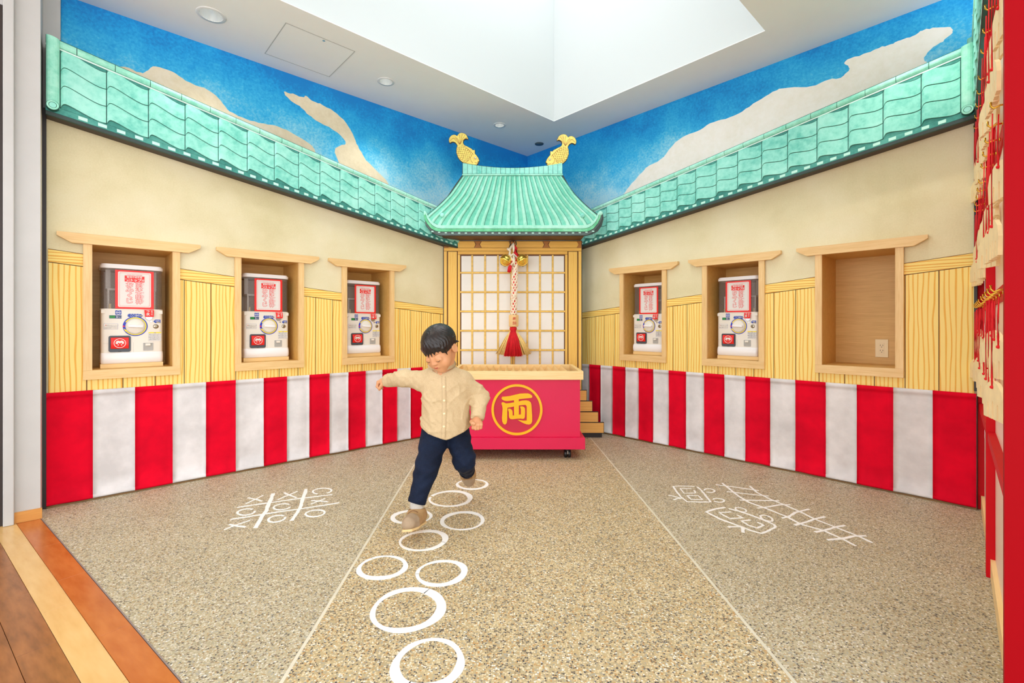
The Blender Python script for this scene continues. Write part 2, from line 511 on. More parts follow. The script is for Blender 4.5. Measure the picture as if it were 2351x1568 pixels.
def rrect(x0, x1, z0, z1, r, n=5):
    out = []
    for cx, cz, a in ((x1 - r, z1 - r, 0), (x0 + r, z1 - r, 90), (x0 + r, z0 + r, 180), (x1 - r, z0 + r, 270)):
        out += [(cx + r * math.cos(math.radians(a + 90 * i / n)), cz + r * math.sin(math.radians(a + 90 * i / n))) for i in range(n + 1)]
    return out
# ================================================================ THE ROOM
# ---------------------------------------------------------------- floor
B0 = (-2.421, 2.413); BD = Vector((0.806, -0.592)).normalized(); BN = (-BD.y, BD.x)       # edge towards the hall, normal into the room
BC = BN[0] * B0[0] + BN[1] * B0[1]
JL = [(-0.76, 5.4), (-0.700, 3.25), (-0.641, 1.31), (-0.60, -0.4)]                        # joints of the middle path
JR = [(0.66, 5.4), (0.692, 4.254), (0.798, 1.309), (0.85, -0.4)]
area = [(-4.2, 5.9), (-4.2, -1.0), (4.2, -1.0), (4.2, 5.9)]
room = clip(area, (-BN[0], -BN[1]), -BC)
room = clip(room, (0, -1), 0.3)
floor = structure(MB().slab(room, -0.12, -0.02).build('floor', 'joint'), 'washed pebble floor in three slabs divided by pale joints')
def between(poly, left=None, right=None, g=0.006):
    for line, sgn in ((left, -1), (right, 1)):
        if line is None: continue
        a, b = line[0], line[-1]
        d = Vector((b[0] - a[0], b[1] - a[1])).normalized(); nrm = (-d.y * sgn, d.x * sgn)     # line runs towards the camera
        poly = clip(poly, nrm, nrm[0] * a[0] + nrm[1] * a[1] - g)
    return poly
MB().slab(between(room, None, JL), -0.02, 0.0).build('floor_slab', 'side pebble', floor)
MB().slab(between(room, JL, JR), -0.02, 0.0).build('floor_slab', 'path pebble', floor)
MB().slab(between(room, JR, None), -0.02, 0.0).build('floor_slab', 'side pebble', floor)
for J in (JL, JR):
    MB().ribbon([J[0], J[-1]], 0.0115, -0.019, -0.0006).build('joint_strip', 'joint', floor)
# hall floor of wooden boards
FH = frame((B0[0], B0[1], 0), BD)                     # x along the edge, y = into the room
hall = structure(mesh_obj('floor', *(lambda m: (m.v, m.f))(MB().box(-3.0, 5.0, -4.5, -0.004, -0.12, -0.022)), 'floor brown', None, FH), 'wooden hall floor of orange, maple and brown boards')
def boards(y0, y1, cuts, mat, zt=0.0):
    for a, b in zip(cuts[:-1], cuts[1:]):
        MB().box(a + .0006, b - .0006, y0 + .0006, y1 - .0006, -.022, zt, .0008).build('floor_board', mat, hall)
boards(-.090, -.005, [-1.2, -.62, -.10, .42, .86, 1.42, 1.95, 2.5, 3.1], 'floor orange')
boards(-.171, -.090, [-1.2, -.55, .08, .28, 1.10, 1.72, 2.3, 3.0], 'floor maple')
yy = -.171
for r in range(9):
    x = -1.2 - .13 * (r % 3); cuts = [x]
    while x < 3.0: x += .34 + .12 * ((r * 7 + len(cuts) * 5) % 4); cuts.append(x)
    boards(yy - .092, yy, cuts, 'floor brown'); yy -= .092
MB().box(-3.0, 5.0, -.0042, -.0006, -.02, .0012).build('edge_strip', 'edge strip', hall)

# ---------------------------------------------------------------- the two boarded walls
RAIL = lambda t: 1.150 + 0.0999 * (t - 1.0)                 # the drawn rail climbs away from the corner
RAILH = lambda t: 0.0545 + 0.0052 * (t - 1.1)
NICHE = {'L': [3.333, 2.577, 1.836], 'R': [1.422, 2.177, 2.938]}
ROOF = {'L': (lambda t: 2.068 + .1954 * (t - 1.234), lambda t: 1.817 + .1531 * (t - 1.675)),
        'R': (lambda t: 2.082 + .1667 * (t - .936), lambda t: 1.743 + .1357 * (t - .823))}
TEND = {'L': 3.706, 'R': 3.468}
PLANK = {'L': [3.7, 3.543, 3.384, 3.231, 3.083, 2.938, 2.794, 2.657, 2.518, 2.388, 2.261, 2.132, 2.014, 1.89, 1.776, 1.666, 1.551, 1.444, 1.334, 1.233, 1.134, 1.035, .94, .85, .76],
         'R': [.70, .804, .913, 1.017, 1.128, 1.243, 1.35, 1.465, 1.582, 1.701, 1.821, 1.946, 2.068, 2.2, 2.325, 2.458, 2.594, 2.731, 2.872, 3.023, 3.168, 3.316, 3.462]}
STRIPE = {'L': [3.706, 3.517, 3.329, 3.144, 2.967, 2.796, 2.623, 2.467, 2.31, 2.159, 2.01, 1.864, 1.717, 1.58, 1.449, 1.329],
          'R': [.741, .851, .983, 1.114, 1.252, 1.384, 1.527, 1.666, 1.817, 1.963, 2.12, 2.271, 2.438, 2.594, 2.771, 2.936, 3.115, 3.29, 3.467]}
HN = (.205, .722, 1.482)                                    # half width and heights of the niche hole
WALL = {}
for side, F, sg in (('L', FL, -1), ('R', FR, 1)):
    word = {'L': 'left', 'R': 'right'}[side]
    zt, zb = ROOF[side]; te = TEND[side]; W = lambda t: sg * t
    # boarded wall with niche holes
    z_hi = 1.56
    outer = [(W(-.02), 0.0), (W(te), 0.0), (W(te), z_hi), (W(-.02), z_hi)]
    holes = [[(W(c) - HN[0], HN[1]), (W(c) + HN[0], HN[1]), (W(c) + HN[0], HN[2]), (W(c) - HN[0], HN[2])] for c in NICHE[side]]
    m = MB().plate(outer, holes, 0.0, 0.02)
    m.prism([(W(-.02), z_hi), (W(te), z_hi), (W(te), zb(te) + .05), (W(-.02), zb(0) + .05)], 0.0, 0.118)
    wall = structure(m.build('wall_' + word, 'plaster', None, matrix=F), 'boarded %s wall, beige plaster above drawn yellow planks and rail' % word)
    WALL[side] = wall
    # dark ground behind planks and rail: it shows in the gaps
    def ztop(t): return RAIL(t)
    ts = sorted(PLANK[side]); tA, tB = ts[0], ts[-1]
    def pieces(a, b, lo, hi):
        """rectangles/trapezoids of an upright strip a..b (t), minus the niche holes"""
        cuts = sorted(set([a, b] + [min(max(c + k, a), b) for c in NICHE[side] for k in (-HN[0], HN[0])]))
        out = []
        for p, q in zip(cuts[:-1], cuts[1:]):
            if q - p < 1e-5: continue
            mid = (p + q) / 2
            if any(abs(mid - c) < HN[0] for c in NICHE[side]):
                out.append([(W(p), lo(p)), (W(q), lo(q)), (W(q), min(HN[1], hi(q))), (W(p), min(HN[1], hi(p)))]) if lo(p) < HN[1] else None
            else: out.append([(W(p), lo(p)), (W(q), lo(q)), (W(q), hi(q)), (W(p), hi(p))])
        return out
    m = MB()
    for p in pieces(tA, tB, lambda t: .56, lambda t: RAIL(t) + .0035): m.prism(p, -.0012, 0.0)
    m.build('board_ground', 'outline brown', wall)
    m = MB()
    for p in pieces(tA, tB, lambda t: RAIL(t) - RAILH(t), RAIL): m.prism(p, -.005, -.001)
    m.build('rail', 'rail print', wall)
    for a, b in zip(ts[:-1], ts[1:]):
        m = MB()
        for p in pieces(a + .0022, b - .0022, lambda t: .565, lambda t: RAIL(t) - RAILH(t) - .0045): m.prism(p, -.004, -.001)
        m.build('plank', 'plank print', wall)
    # base strip and end trim
    structure(MB().box(min(W(.6), W(te)), max(W(.6), W(te)), -.010, -.0005, 0.0005, .0095).build('baseboard_' + word, 'foot strip', None, matrix=F), 'thin wooden strip along the foot of the %s wall' % word)
    if side == 'L':
        structure(MB().box(-te - .016, -te - .0005, -.012, .115, .001, zb(te) + .06).build('trim_1', 'black trim', None, matrix=F), 'black edge strip at the near end of the left wall')
    else:
        structure(MB().box(te - .010, te + .0025, -.0175, -.0055, .645, zb(te) - .003).box(te + .0004, te + .0025, -.0054, .115, .001, zb(te) + .05).build('trim_2', 'black trim', None, matrix=F), 'black edge strip at the near end of the right wall')
    # sky mural on the set-back wall above
    u0, u1 = (-3.651, .13) if side == 'L' else (-.13, 4.0)
    up = structure(MB().box(u0, u1, .12, .20, z_hi, CEIL).build('wall_%s_upper' % word, 'sky ' + word, None, matrix=F), 'blue painted sky with cream clouds above the %s roof' % word)
    WALL[side + 'u'] = up
# painted clouds, thin layers of paint on the upper walls
def cloud(F, parent, pts, mat, depth=.0015):
    poly = [onwall(F, x, y, .12) for x, y in pts]
    # round the outline a little
    for k in range(2):
        q = []
        for i in range(len(poly)):
            a, b = poly[i], poly[(i + 1) % len(poly)]
            q += [(a[0] * .75 + b[0] * .25, a[1] * .75 + b[1] * .25), (a[0] * .25 + b[0] * .75, a[1] * .25 + b[1] * .75)]
        poly = q
    poly = [(p[0] + random.uniform(-.004, .004), p[1] + random.uniform(-.004, .004)) for p in poly]
    MB().prism(poly, .12 - depth, .1205).build('painted_cloud', mat, parent)
zo = lambda pts, ox, oy, s: [(ox + x / s, oy + y / s) for x, y in pts]
cloud(FL, WALL['Lu'], [(262, 152), (290, 152), (330, 172), (338, 158), (360, 151), (400, 165), (430, 190), (475, 203), (505, 228), (522, 255), (560, 272), (600, 284), (640, 290), (690, 315), (732, 345), (700, 400), (560, 360), (420, 290), (300, 220)], 'cloud')
cloud(FL, WALL['Lu'], [(648, 210), (668, 214), (698, 226), (700, 218), (722, 235), (740, 240), (770, 258), (798, 285), (815, 320), (825, 345), (850, 380), (905, 430), (860, 445), (800, 410), (765, 350), (775, 335), (800, 330), (770, 300), (728, 278), (705, 262), (690, 245), (668, 232)], 'cloud')
cz = [(360, 1070), (420, 1000), (500, 910), (580, 880), (640, 790), (700, 745), (780, 720), (850, 670), (940, 655), (1010, 620), (1090, 565), (1180, 510), (1250, 480), (1400, 480), (1480, 440), (1570, 430), (1620, 370), (1570, 355), (1600, 325), (1700, 295), (1760, 265), (1830, 250), (1880, 220), (1950, 205), (2000, 170), (2080, 152), (2160, 148), (2190, 170), (2130, 225), (2060, 260), (2010, 330), (2050, 345), (1800, 560), (1300, 800), (800, 1010), (500, 1120), (360, 1140)]
cloud(FR, WALL['Ru'], zo(cz, 1280, 0, 2.399), 'cloud right')
cloud(FR, WALL['Ru'], [(2231, 36), (2240, 28), (2252, 26), (2252, 40), (2240, 39)], 'cloud right')

# ---------------------------------------------------------------- white entrance wall at the left
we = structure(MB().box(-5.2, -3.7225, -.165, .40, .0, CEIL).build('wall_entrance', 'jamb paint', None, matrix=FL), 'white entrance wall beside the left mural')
MB().box(-3.7221, -3.652, .05, .40, 2.16, CEIL - .001).build('wall_nib', 'jamb paint', we)
structure(MB().box(-3.815, -3.716, -.176, -.1655, .001, .055).build('baseboard_entrance', 'base oak', None, matrix=FL), 'oak baseboard on the white entrance wall')
m = MB().box(-3.853, -3.815, -.195, -.1655, .001, CEIL - .01, .003)
tr = structure(m.build('trim_3', 'jamb paint', None, matrix=FL), 'white door casing at the far left')
door = structure(MB().box(-4.7, -3.856, -.172, -.1655, .002, 2.6).build('door_1', 'door brown', None, matrix=FL), 'dark door at the left edge')

# ---------------------------------------------------------------- ceiling with light well
SKY = (-2.95, -.33, -2.512, -.685)                                           # u0,u1,v0,v1 in the left wall's frame
LIGHTS = [(-1.841, 2.862), (-0.983, 3.643), (-0.118, 4.434)]
ADDED_LIGHTS = [(2.05, 2.42), (1.25, 1.55), (-1.55, 1.75)]  # unseen downlights, added overhead out of frame to light the room
SPK = (0.285, 4.89)
iL = FL.inverted()
hole = [(SKY[0], SKY[2]), (SKY[1], SKY[2]), (SKY[1], SKY[3]), (SKY[0], SKY[3])]
LR = {0: .066, 1: .052, 2: .046}
rings = []
for i, p in enumerate(LIGHTS + ADDED_LIGHTS):
    q = iL @ Vector((*p, 0)); rings.append(circle(q.x, q.y, LR.get(i, .055), 20))
bm = MB().plate([(-3.74, -3.72), (.16, -3.72), (.16, .16), (-3.74, .16)], [hole] + rings, 0, -.004)
ceil_m = [(p[0], p[2], CEIL - p[1]) for p in bm.v]                           # x/z board laid flat, thickness upwards
ceiling = structure(mesh_obj('ceiling', ceil_m, [tuple(reversed(f)) for f in bm.f], 'ceiling paint', None, FL), 'pale ceiling around a deep square skylight well')
hc = MB().box(-7.4, -3.735, -7.4, .42, CEIL + .0045, CEIL + .05).box(-3.735, .16, -7.4, -3.715, CEIL + .0045, CEIL + .05)
structure(hc.build('ceiling', 'ceiling paint', None, matrix=FL), 'hall ceiling beyond the open side of the room')
wm = MB(); th = .06; top = CEIL + 1.55
wm.box(SKY[0] - th, SKY[1] + th, SKY[3] + .001, SKY[3] + th, CEIL + .0042, top)
wm.box(SKY[0] - th, SKY[1] + th, SKY[2] - th, SKY[2] - .001, CEIL + .0042, top)
wm.box(SKY[0] - th, SKY[0] - .001, SKY[2], SKY[3], CEIL + .0042, top)
wm.box(SKY[1] + .001, SKY[1] + th, SKY[2], SKY[3], CEIL + .0042, top)
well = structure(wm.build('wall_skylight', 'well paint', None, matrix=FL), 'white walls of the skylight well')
wf = structure(MB().box(SKY[0], SKY[1], (SKY[2] + SKY[3]) / 2 - .02, (SKY[2] + SKY[3]) / 2 + .02, top - .06, top - .01).build('window_1', 'white paint', None, matrix=FL), 'glazing bar across the top of the skylight')
# downlights
spots = ['nearest the left frame edge', 'midway along the left ceiling strip', 'closest to the little shrine roof', 'added unseen over the right end of the ceiling', 'added unseen near the ceiling edge at right', 'added unseen near the ceiling edge at left']
for i, p in enumerate(LIGHTS + ADDED_LIGHTS):
    r = LR.get(i, .055)
    d = thing('downlight', 'round chrome recessed downlight ' + spots[i], 'downlight', T((p[0], p[1], CEIL)), 'recessed ceiling downlights')
    MB().lathe([(r - .004, -.004), (r + .012, -.004), (r + .014, -.001), (r + .012, -.0002), (r - .004, -.0002), (r - .004, -.004)], 28, cap=False).build('trim_ring', 'ring white', d, True)
    MB().lathe([(r - .004, -.002), (r * .93, .03), (r * .72, .075), (r * .45, .105), (.0, .112)], 24, cap=False).build('reflector', 'chrome', d, True)
    MB().lathe([(0, .070), (.018, .074), (.022, .09), (.016, .104), (0, .106)], 14).build('lamp', 'lamp', d, True)
    ld = bpy.data.lights.new('spot', 'SPOT'); ld.energy = DOWNLIGHT_POWER; ld.spot_size = math.radians(104); ld.spot_blend = .8
    ld.shadow_soft_size = .035; ld.color = (1, .95, .86)
    lo = bpy.data.objects.new('spot_light', ld); COL.objects.link(lo); lo.parent = d; lo.location = (0, 0, .0)
sp = thing('ceiling_speaker', 'small dark round ceiling grille above the shrine roof', 'speaker', T((*SPK, CEIL)))
MB().lathe([(0, -.004), (.040, -.004), (.040, -.001)], 24).build('grille', 'speaker grey', sp, True)
MB().lathe([(.040, -.005), (.046, -.005), (.047, -.0005), (.040, -.0005)], 24, cap=False).build('rim', 'speaker grey', sp, True)
# access hatch
c = (iL @ Vector((-1.408, 3.254, 0)))
ht = thing('ceiling_hatch', 'flush square access hatch in the left ceiling strip', 'hatch', FL @ T((c.x, c.y, CEIL)))
a = .222
MB().box(-a, a, -a, a, -.0016, -.0002).build('door_panel', 'ceiling paint', ht)
m = MB()
for x0, x1, y0, y1 in ((-a - .005, -a, -a - .005, a + .005), (a, a + .005, -a - .005, a + .005), (-a, a, -a - .005, -a), (-a, a, a, a + .005)): m.box(x0, x1, y0, y1, -.0022, -.0002)
m.build('frame', 'slot grey', ht)
MB().lathe([(0, -.003), (.009, -.003), (.009, -.001)], 14, T((.02, -a + .02, 0))).build('latch', 'steel', ht)

# ---------------------------------------------------------------- striped curtains
for side, F, sg in (('L', FL, -1), ('R', FR, 1)):
    word = {'L': 'left', 'R': 'right'}[side]
    te = TEND[side]
    org = F @ T((sg * (te + STRIPE[side][-1 if side == 'L' else 0]) / 2, 0, 0))
    cx = sg * (te + STRIPE[side][-1 if side == 'L' else 0]) / 2
    cur = thing('striped_curtain', 'red and white striped cloth along the foot of the %s wall' % word, 'curtain', org, 'red and white bunting cloths')
    ts = STRIPE[side]
    for i, (a, b) in enumerate(zip(ts[:-1], ts[1:])):
        u0, u1 = sorted((sg * a, sg * b)); red = (i % 2 == 0) if side == 'L' else (i % 2 == 1)
        nx, zs = 7, [.013, .02, .032, .0325, .12, .22, .32, .42, .52, .585, .604, .605, .6315]
        v = []; f = []
        for j, z in enumerate(zs):
            for k in range(nx):
                u = u0 + (u1 - u0) * k / (nx - 1)
                hem = .0022 if (z > .6045 or z < .0322) else 0
                hang = .25 + .75 * min(1, (.63 - z) / .3)
                y = -.0125 - hem - hang * (.0030 * math.sin(u * 21 + 1.3 * math.sin(u * 5)) + .0014 * math.sin(u * 47 + z * 3)) - .0012 * math.sin(z * 22 + u * 9)
                v.append((u - cx, y, z))
        nf = len(v)
        v += [(p[0], p[1] + .004, p[2]) for p in v]
        for j in range(len(zs) - 1):
            for k in range(nx - 1):
                q = (j * nx + k, j * nx + k + 1, (j + 1) * nx + k + 1, (j + 1) * nx + k)
                f.append(q); f.append(tuple(t + nf for t in reversed(q)))
        for j in range(len(zs) - 1):
            for k in (0, nx - 1):
                q = (j * nx + k, (j + 1) * nx + k, (j + 1) * nx + k + nf, j * nx + k + nf); f.append(q if k else tuple(reversed(q)))
        for k in range(nx - 1):
            e = (len(zs) - 1) * nx
            f.append((e + k, e + k + 1, e + k + 1 + nf, e + k + nf)); f.append((k + nf, k + 1 + nf, k + 1, k))
        mesh_obj('stripe', v, f, 'red cloth' if red else 'white cloth', cur, None, True)
# ================================================================ TILED ROOF BOARDS ON THE WALLS
def interp(cs, c):
    """column coordinate -> u, with linear continuation"""
    i = int(math.floor(c)); i = min(max(i, 0), len(cs) - 2)
    return cs[i] + (cs[i + 1] - cs[i]) * (c - i)
TF = [0, .03, .06, .10, .18, .28, .40, .52, .64, .75, .85, .93, 1.0]
TO_ = [0, .55, .86, 1.0, .96, .80, .55, .30, .08, -.09, -.17, -.13, -.02]
def tile_off(f): return float(np.interp(f, TF, TO_))               # pantile profile across one column
def roof_board(F, name_label, cols, zt, zb, ulo, uhi, y0, end_at, tsign, yback=None):
    """cols: ascending u of the column edges; end_at: 'lo' or 'hi' side carries the end tile"""
    ZT = lambda u: zt(tsign * u); ZB = lambda u: zb(tsign * u)
    P = lambda u, s: (u, ZB(u) + (ZT(u) - ZB(u)) * s)
    um = (ulo + uhi) / 2
    root = thing('roof_board', name_label, 'roof', F @ T((um, y0, ZB(um))), 'drawn green tile roofs along the walls')
    base = Matrix.Translation((-um, -y0, -ZB(um)))
    bl = lambda m, nm, mt, sm=False: mesh_obj(nm, [base @ Vector(p) for p in m.v], m.f, mt, root, None, sm)
    y = y0
    bl(MB().prism([P(ulo, 0), P(uhi, 0), P(uhi, 1), P(ulo, 1)], y, y + .012), 'panel', 'outline green')
    m = MB().prism([(ulo, ZB(ulo) + .004), (uhi, ZB(uhi) + .004), (uhi, ZB(uhi) + .018), (ulo, ZB(ulo) + .018)], y + .0125, -.001 if yback is None else yback)
    bl(m, 'soffit', 'soffit brown' if yback is None else 'eave brown')
    m = MB().prism([(ulo, ZT(ulo) - .014), (uhi, ZT(uhi) - .014), (uhi, ZT(uhi) - .002), (ulo, ZT(ulo) - .002)], y + .0125, .118 if yback is None else yback)
    bl(m, 'top_board', 'black trim')
    S = [.135, .370, .605, .835]; g = .0021
    n = len(TF)
    def A(u): return .060 * (ZT(u) - ZB(u))
    # bottom band
    bl(MB().prism([P(ulo, .0), P(uhi, .0), P(uhi, .045), P(ulo, .045)], y - .003, y), 'lower_band', 'outline dark')
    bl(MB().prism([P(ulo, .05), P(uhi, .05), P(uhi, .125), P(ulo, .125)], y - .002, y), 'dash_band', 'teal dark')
    nc = len(cols) - 1; k = 0; c = .38
    while c < nc - .15:
        a, b = interp(cols, c), interp(cols, c + .20)
        if a > ulo + .01 and b < uhi - .01:
            bl(MB().prism([P(a, .066), P(b, .066), P(b, .110), P(a, .110)], y - .0035, y - .0015), 'eave_dash', 'dash white')
        c += .43
    # tiles
    for i in range(nc):
        a, b = cols[i] + g, cols[i + 1] - g
        # darker underside showing below the lowest tile and below the ridge
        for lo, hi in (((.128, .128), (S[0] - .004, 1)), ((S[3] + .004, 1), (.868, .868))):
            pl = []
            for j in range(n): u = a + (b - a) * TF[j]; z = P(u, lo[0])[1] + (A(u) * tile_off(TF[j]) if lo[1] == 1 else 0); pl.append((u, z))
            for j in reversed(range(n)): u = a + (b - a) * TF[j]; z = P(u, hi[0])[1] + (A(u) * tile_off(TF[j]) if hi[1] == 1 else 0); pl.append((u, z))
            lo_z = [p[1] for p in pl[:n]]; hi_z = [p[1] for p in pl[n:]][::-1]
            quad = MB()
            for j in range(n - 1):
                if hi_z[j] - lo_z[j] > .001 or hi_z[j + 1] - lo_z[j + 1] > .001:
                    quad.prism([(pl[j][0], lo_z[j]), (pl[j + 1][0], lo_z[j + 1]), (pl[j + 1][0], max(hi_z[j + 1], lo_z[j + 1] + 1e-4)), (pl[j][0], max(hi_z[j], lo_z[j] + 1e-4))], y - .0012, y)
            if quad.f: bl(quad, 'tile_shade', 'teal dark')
        for r in range(3):
            v = []; f = []
            for row, (s, e) in enumerate(((S[r], g), (S[r + 1], -g))):
                for j in range(n):
                    q = TF[j]; u = a + (b - a) * q
                    z = P(u, s)[1] + A(u) * tile_off(q) + e
                    if r == 2 and row == 1: z = min(z, P(u, .866)[1])
                    yy = y - .0035 - .0045 * tile_off(q) - (.0025 if row == 0 else 0)
                    v.append((u, yy, z))
            for j in range(n): v.append((v[j][0], y, v[j][2]))
            for j in range(n): v.append((v[n + j][0], y, v[n + j][2]))
            for j in range(n - 1):
                f.append((j, j + 1, n + j + 1, n + j)); f.append((2 * n + j, 2 * n + j + 1, j + 1, j)); f.append((n + j, n + j + 1, 3 * n + j + 1, 3 * n + j))
            f.append((0, n, 3 * n, 2 * n)); f.append((n - 1, 2 * n - 1, 4 * n - 1, 3 * n - 1)[::-1])
            mm = MB().add(v, f); bl(mm, 'tile', 'teal tile', False)
    # ridge
    bl(MB().prism([P(ulo, .872), P(uhi, .872), P(uhi, .890), P(ulo, .890)], y - .004, y), 'ridge_line', 'white line')
    c = -.5; 
    while c < nc + .6:
        a, b = max(interp(cols, c), ulo + .004), min(interp(cols, c + .85), uhi - .004)
        if b - a > .01:
            m = MB(); v = []; f = []
            prof = [(.897, 0), (.905, .006), (.925, .011), (.945, .0125), (.965, .011), (.985, .006), (.993, 0)]
            for u in (a + .0015, b - .0015):
                for s, d in prof: p = P(u, s); v.append((p[0], y - d, p[1]))
            q = len(prof)
            f = [(j, q + j, q + j + 1, j + 1) for j in range(q - 1)] + [tuple(range(q)), tuple(range(2 * q - 1, q - 1, -1))]
            bl(m.add(v, f), 'ridge_tile', 'teal ridge', False)
        c += .85
    # end tile with its round cap
    ea, eb = (ulo, cols[0]) if end_at == 'lo' else (cols[-1], uhi)
    m = MB(); v = []; rr = (eb - ea) / 2 - .002; mid = (ea + eb) / 2
    for s in (.10, .985):
        for k in range(9):
            t = math.pi * k / 8; u = mid - rr * math.cos(t); v.append((u, y - .014 - .016 * math.sin(t), P(u, s)[1]))
    v += [(mid - rr, y, P(mid - rr, .10)[1]), (mid + rr, y, P(mid + rr, .10)[1]), (mid - rr, y, P(mid - rr, .985)[1]), (mid + rr, y, P(mid + rr, .985)[1])]
    f = [(k, k + 1, 9 + k + 1, 9 + k) for k in range(8)] + [(18, 0, 9, 20), (8, 19, 21, 17), tuple([20] + list(range(9, 18)) + [21]), tuple([19] + list(range(8, -1, -1)) + [18])]
    bl(m.add(v, f), 'end_tile', 'teal ridge')
    cz = P(mid, .10)[1] + rr * .2
    m = MB().prism(circle(mid, cz, rr, 22), y - .034, y - .008); bl(m, 'end_cap', 'outline green')
    m = MB().plate(circle(mid, cz, rr - .002, 22), [circle(mid, cz, rr * .62, 22)], y - .037, y - .034); bl(m, 'cap_ring', 'teal ridge')
    m = MB().prism(circle(mid, cz, rr * .54, 20), y - .0365, y - .034); bl(m, 'cap_disc', 'teal tile')
    return root
colsL = sorted([-x for x in (3.65, 3.461, 3.273, 3.093, 2.915, 2.748, 2.579, 2.418, 2.266, 2.115, 1.969, 1.83, 1.690, 1.558, 1.427, 1.30, 1.178, 1.06, .945)])
colsR = sorted([.62, .74, 3.411, 3.250, 3.080, 2.910, 2.744, 2.574, 2.412, 2.251, 2.098, 1.939, 1.788, 1.64, 1.5, 1.370, 1.242, 1.112, .985, .862])
roof_board(FL, 'sloping green tiled roof board along the left wall', colsL, *ROOF['L'], -3.706, -.945, -.10, 'lo', -1)
roof_board(FR, 'sloping green tiled roof board along the right wall', colsR, *ROOF['R'], .62, 3.466, -.10, 'hi', 1)
# the same roof continues over the plaque rack at the right
colsE = [.03 + .165 * i for i in range(14)]
roof_board(FE, 'green tiled roof board above the red plaque rack', colsE, lambda t: 2.60 + .085 * t, lambda t: 2.10 + .085 * t, -.012, 2.20, -.012, 'lo', 1, .10)

# ================================================================ NICHES
def make_niche():
    root = thing('wall_niche', '', 'niche', Matrix.Identity(4), 'oak framed niches in the boarded walls')
    MB().prism([(-.333, 1.520), (-.333, 1.499), (-.272, 1.463), (.272, 1.463), (.333, 1.499), (.333, 1.520)], -.034, -.0055).build('lintel', 'niche oak h', root)
    for s in (-1, 1):
        x0, x1 = sorted((s * .187, s * .2255))
        MB().box(x0, x1, -.024, -.0055, .7455, 1.4625).build('jamb', 'niche oak v', root)
        x0, x1 = sorted((s * .187, s * .2045))
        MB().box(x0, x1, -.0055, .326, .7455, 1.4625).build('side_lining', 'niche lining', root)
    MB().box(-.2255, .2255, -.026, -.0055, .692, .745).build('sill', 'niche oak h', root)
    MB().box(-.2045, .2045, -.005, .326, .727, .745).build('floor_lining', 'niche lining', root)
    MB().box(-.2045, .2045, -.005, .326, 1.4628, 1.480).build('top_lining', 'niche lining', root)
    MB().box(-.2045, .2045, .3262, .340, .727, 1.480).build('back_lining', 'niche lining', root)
    return root
NL = {('L', 0): 'oak framed niche at the near end of the left wall', ('L', 1): 'oak framed niche in the middle of the left wall', ('L', 2): 'oak framed niche on the left wall closest to the shrine',
      ('R', 0): 'oak framed niche on the right wall closest to the shrine', ('R', 1): 'oak framed niche in the middle of the right wall', ('R', 2): 'empty oak framed niche holding only a socket'}
proto = make_niche(); first = True
for side, F, sg in (('L', FL, -1), ('R', FR, 1)):
    for i, c in enumerate(NICHE[side]):
        mtx = F @ T((sg * c, 0, 0))
        if first: o = proto; o.matrix_world = mtx; first = False
        else: o = dup(proto, mtx)
        o['label'] = NL[(side, i)]
# socket
so = thing('wall_socket', 'beige double power socket on the back of the empty niche', 'socket', FR @ T((3.0085, .326, .850)))
MB().box(-.035, .035, -.0075, -.0003, -.060, .060, .003).build('plate', 'outlet', so)
MB().box(-.014, .014, -.0092, -.0074, -.036, .036, .001).build('insert', 'outlet', so)
for z in (.017, -.017):
    m = MB().box(-.0078, -.0054, -.0098, -.0091, z - .001, z + .008).box(.0054, .0078, -.0098, -.0091, z - .001, z + .008)
    m.prism(circle(0, z - .008, .0026, 10), -.0098, -.0091).build('slots', 'outlet dark', so)

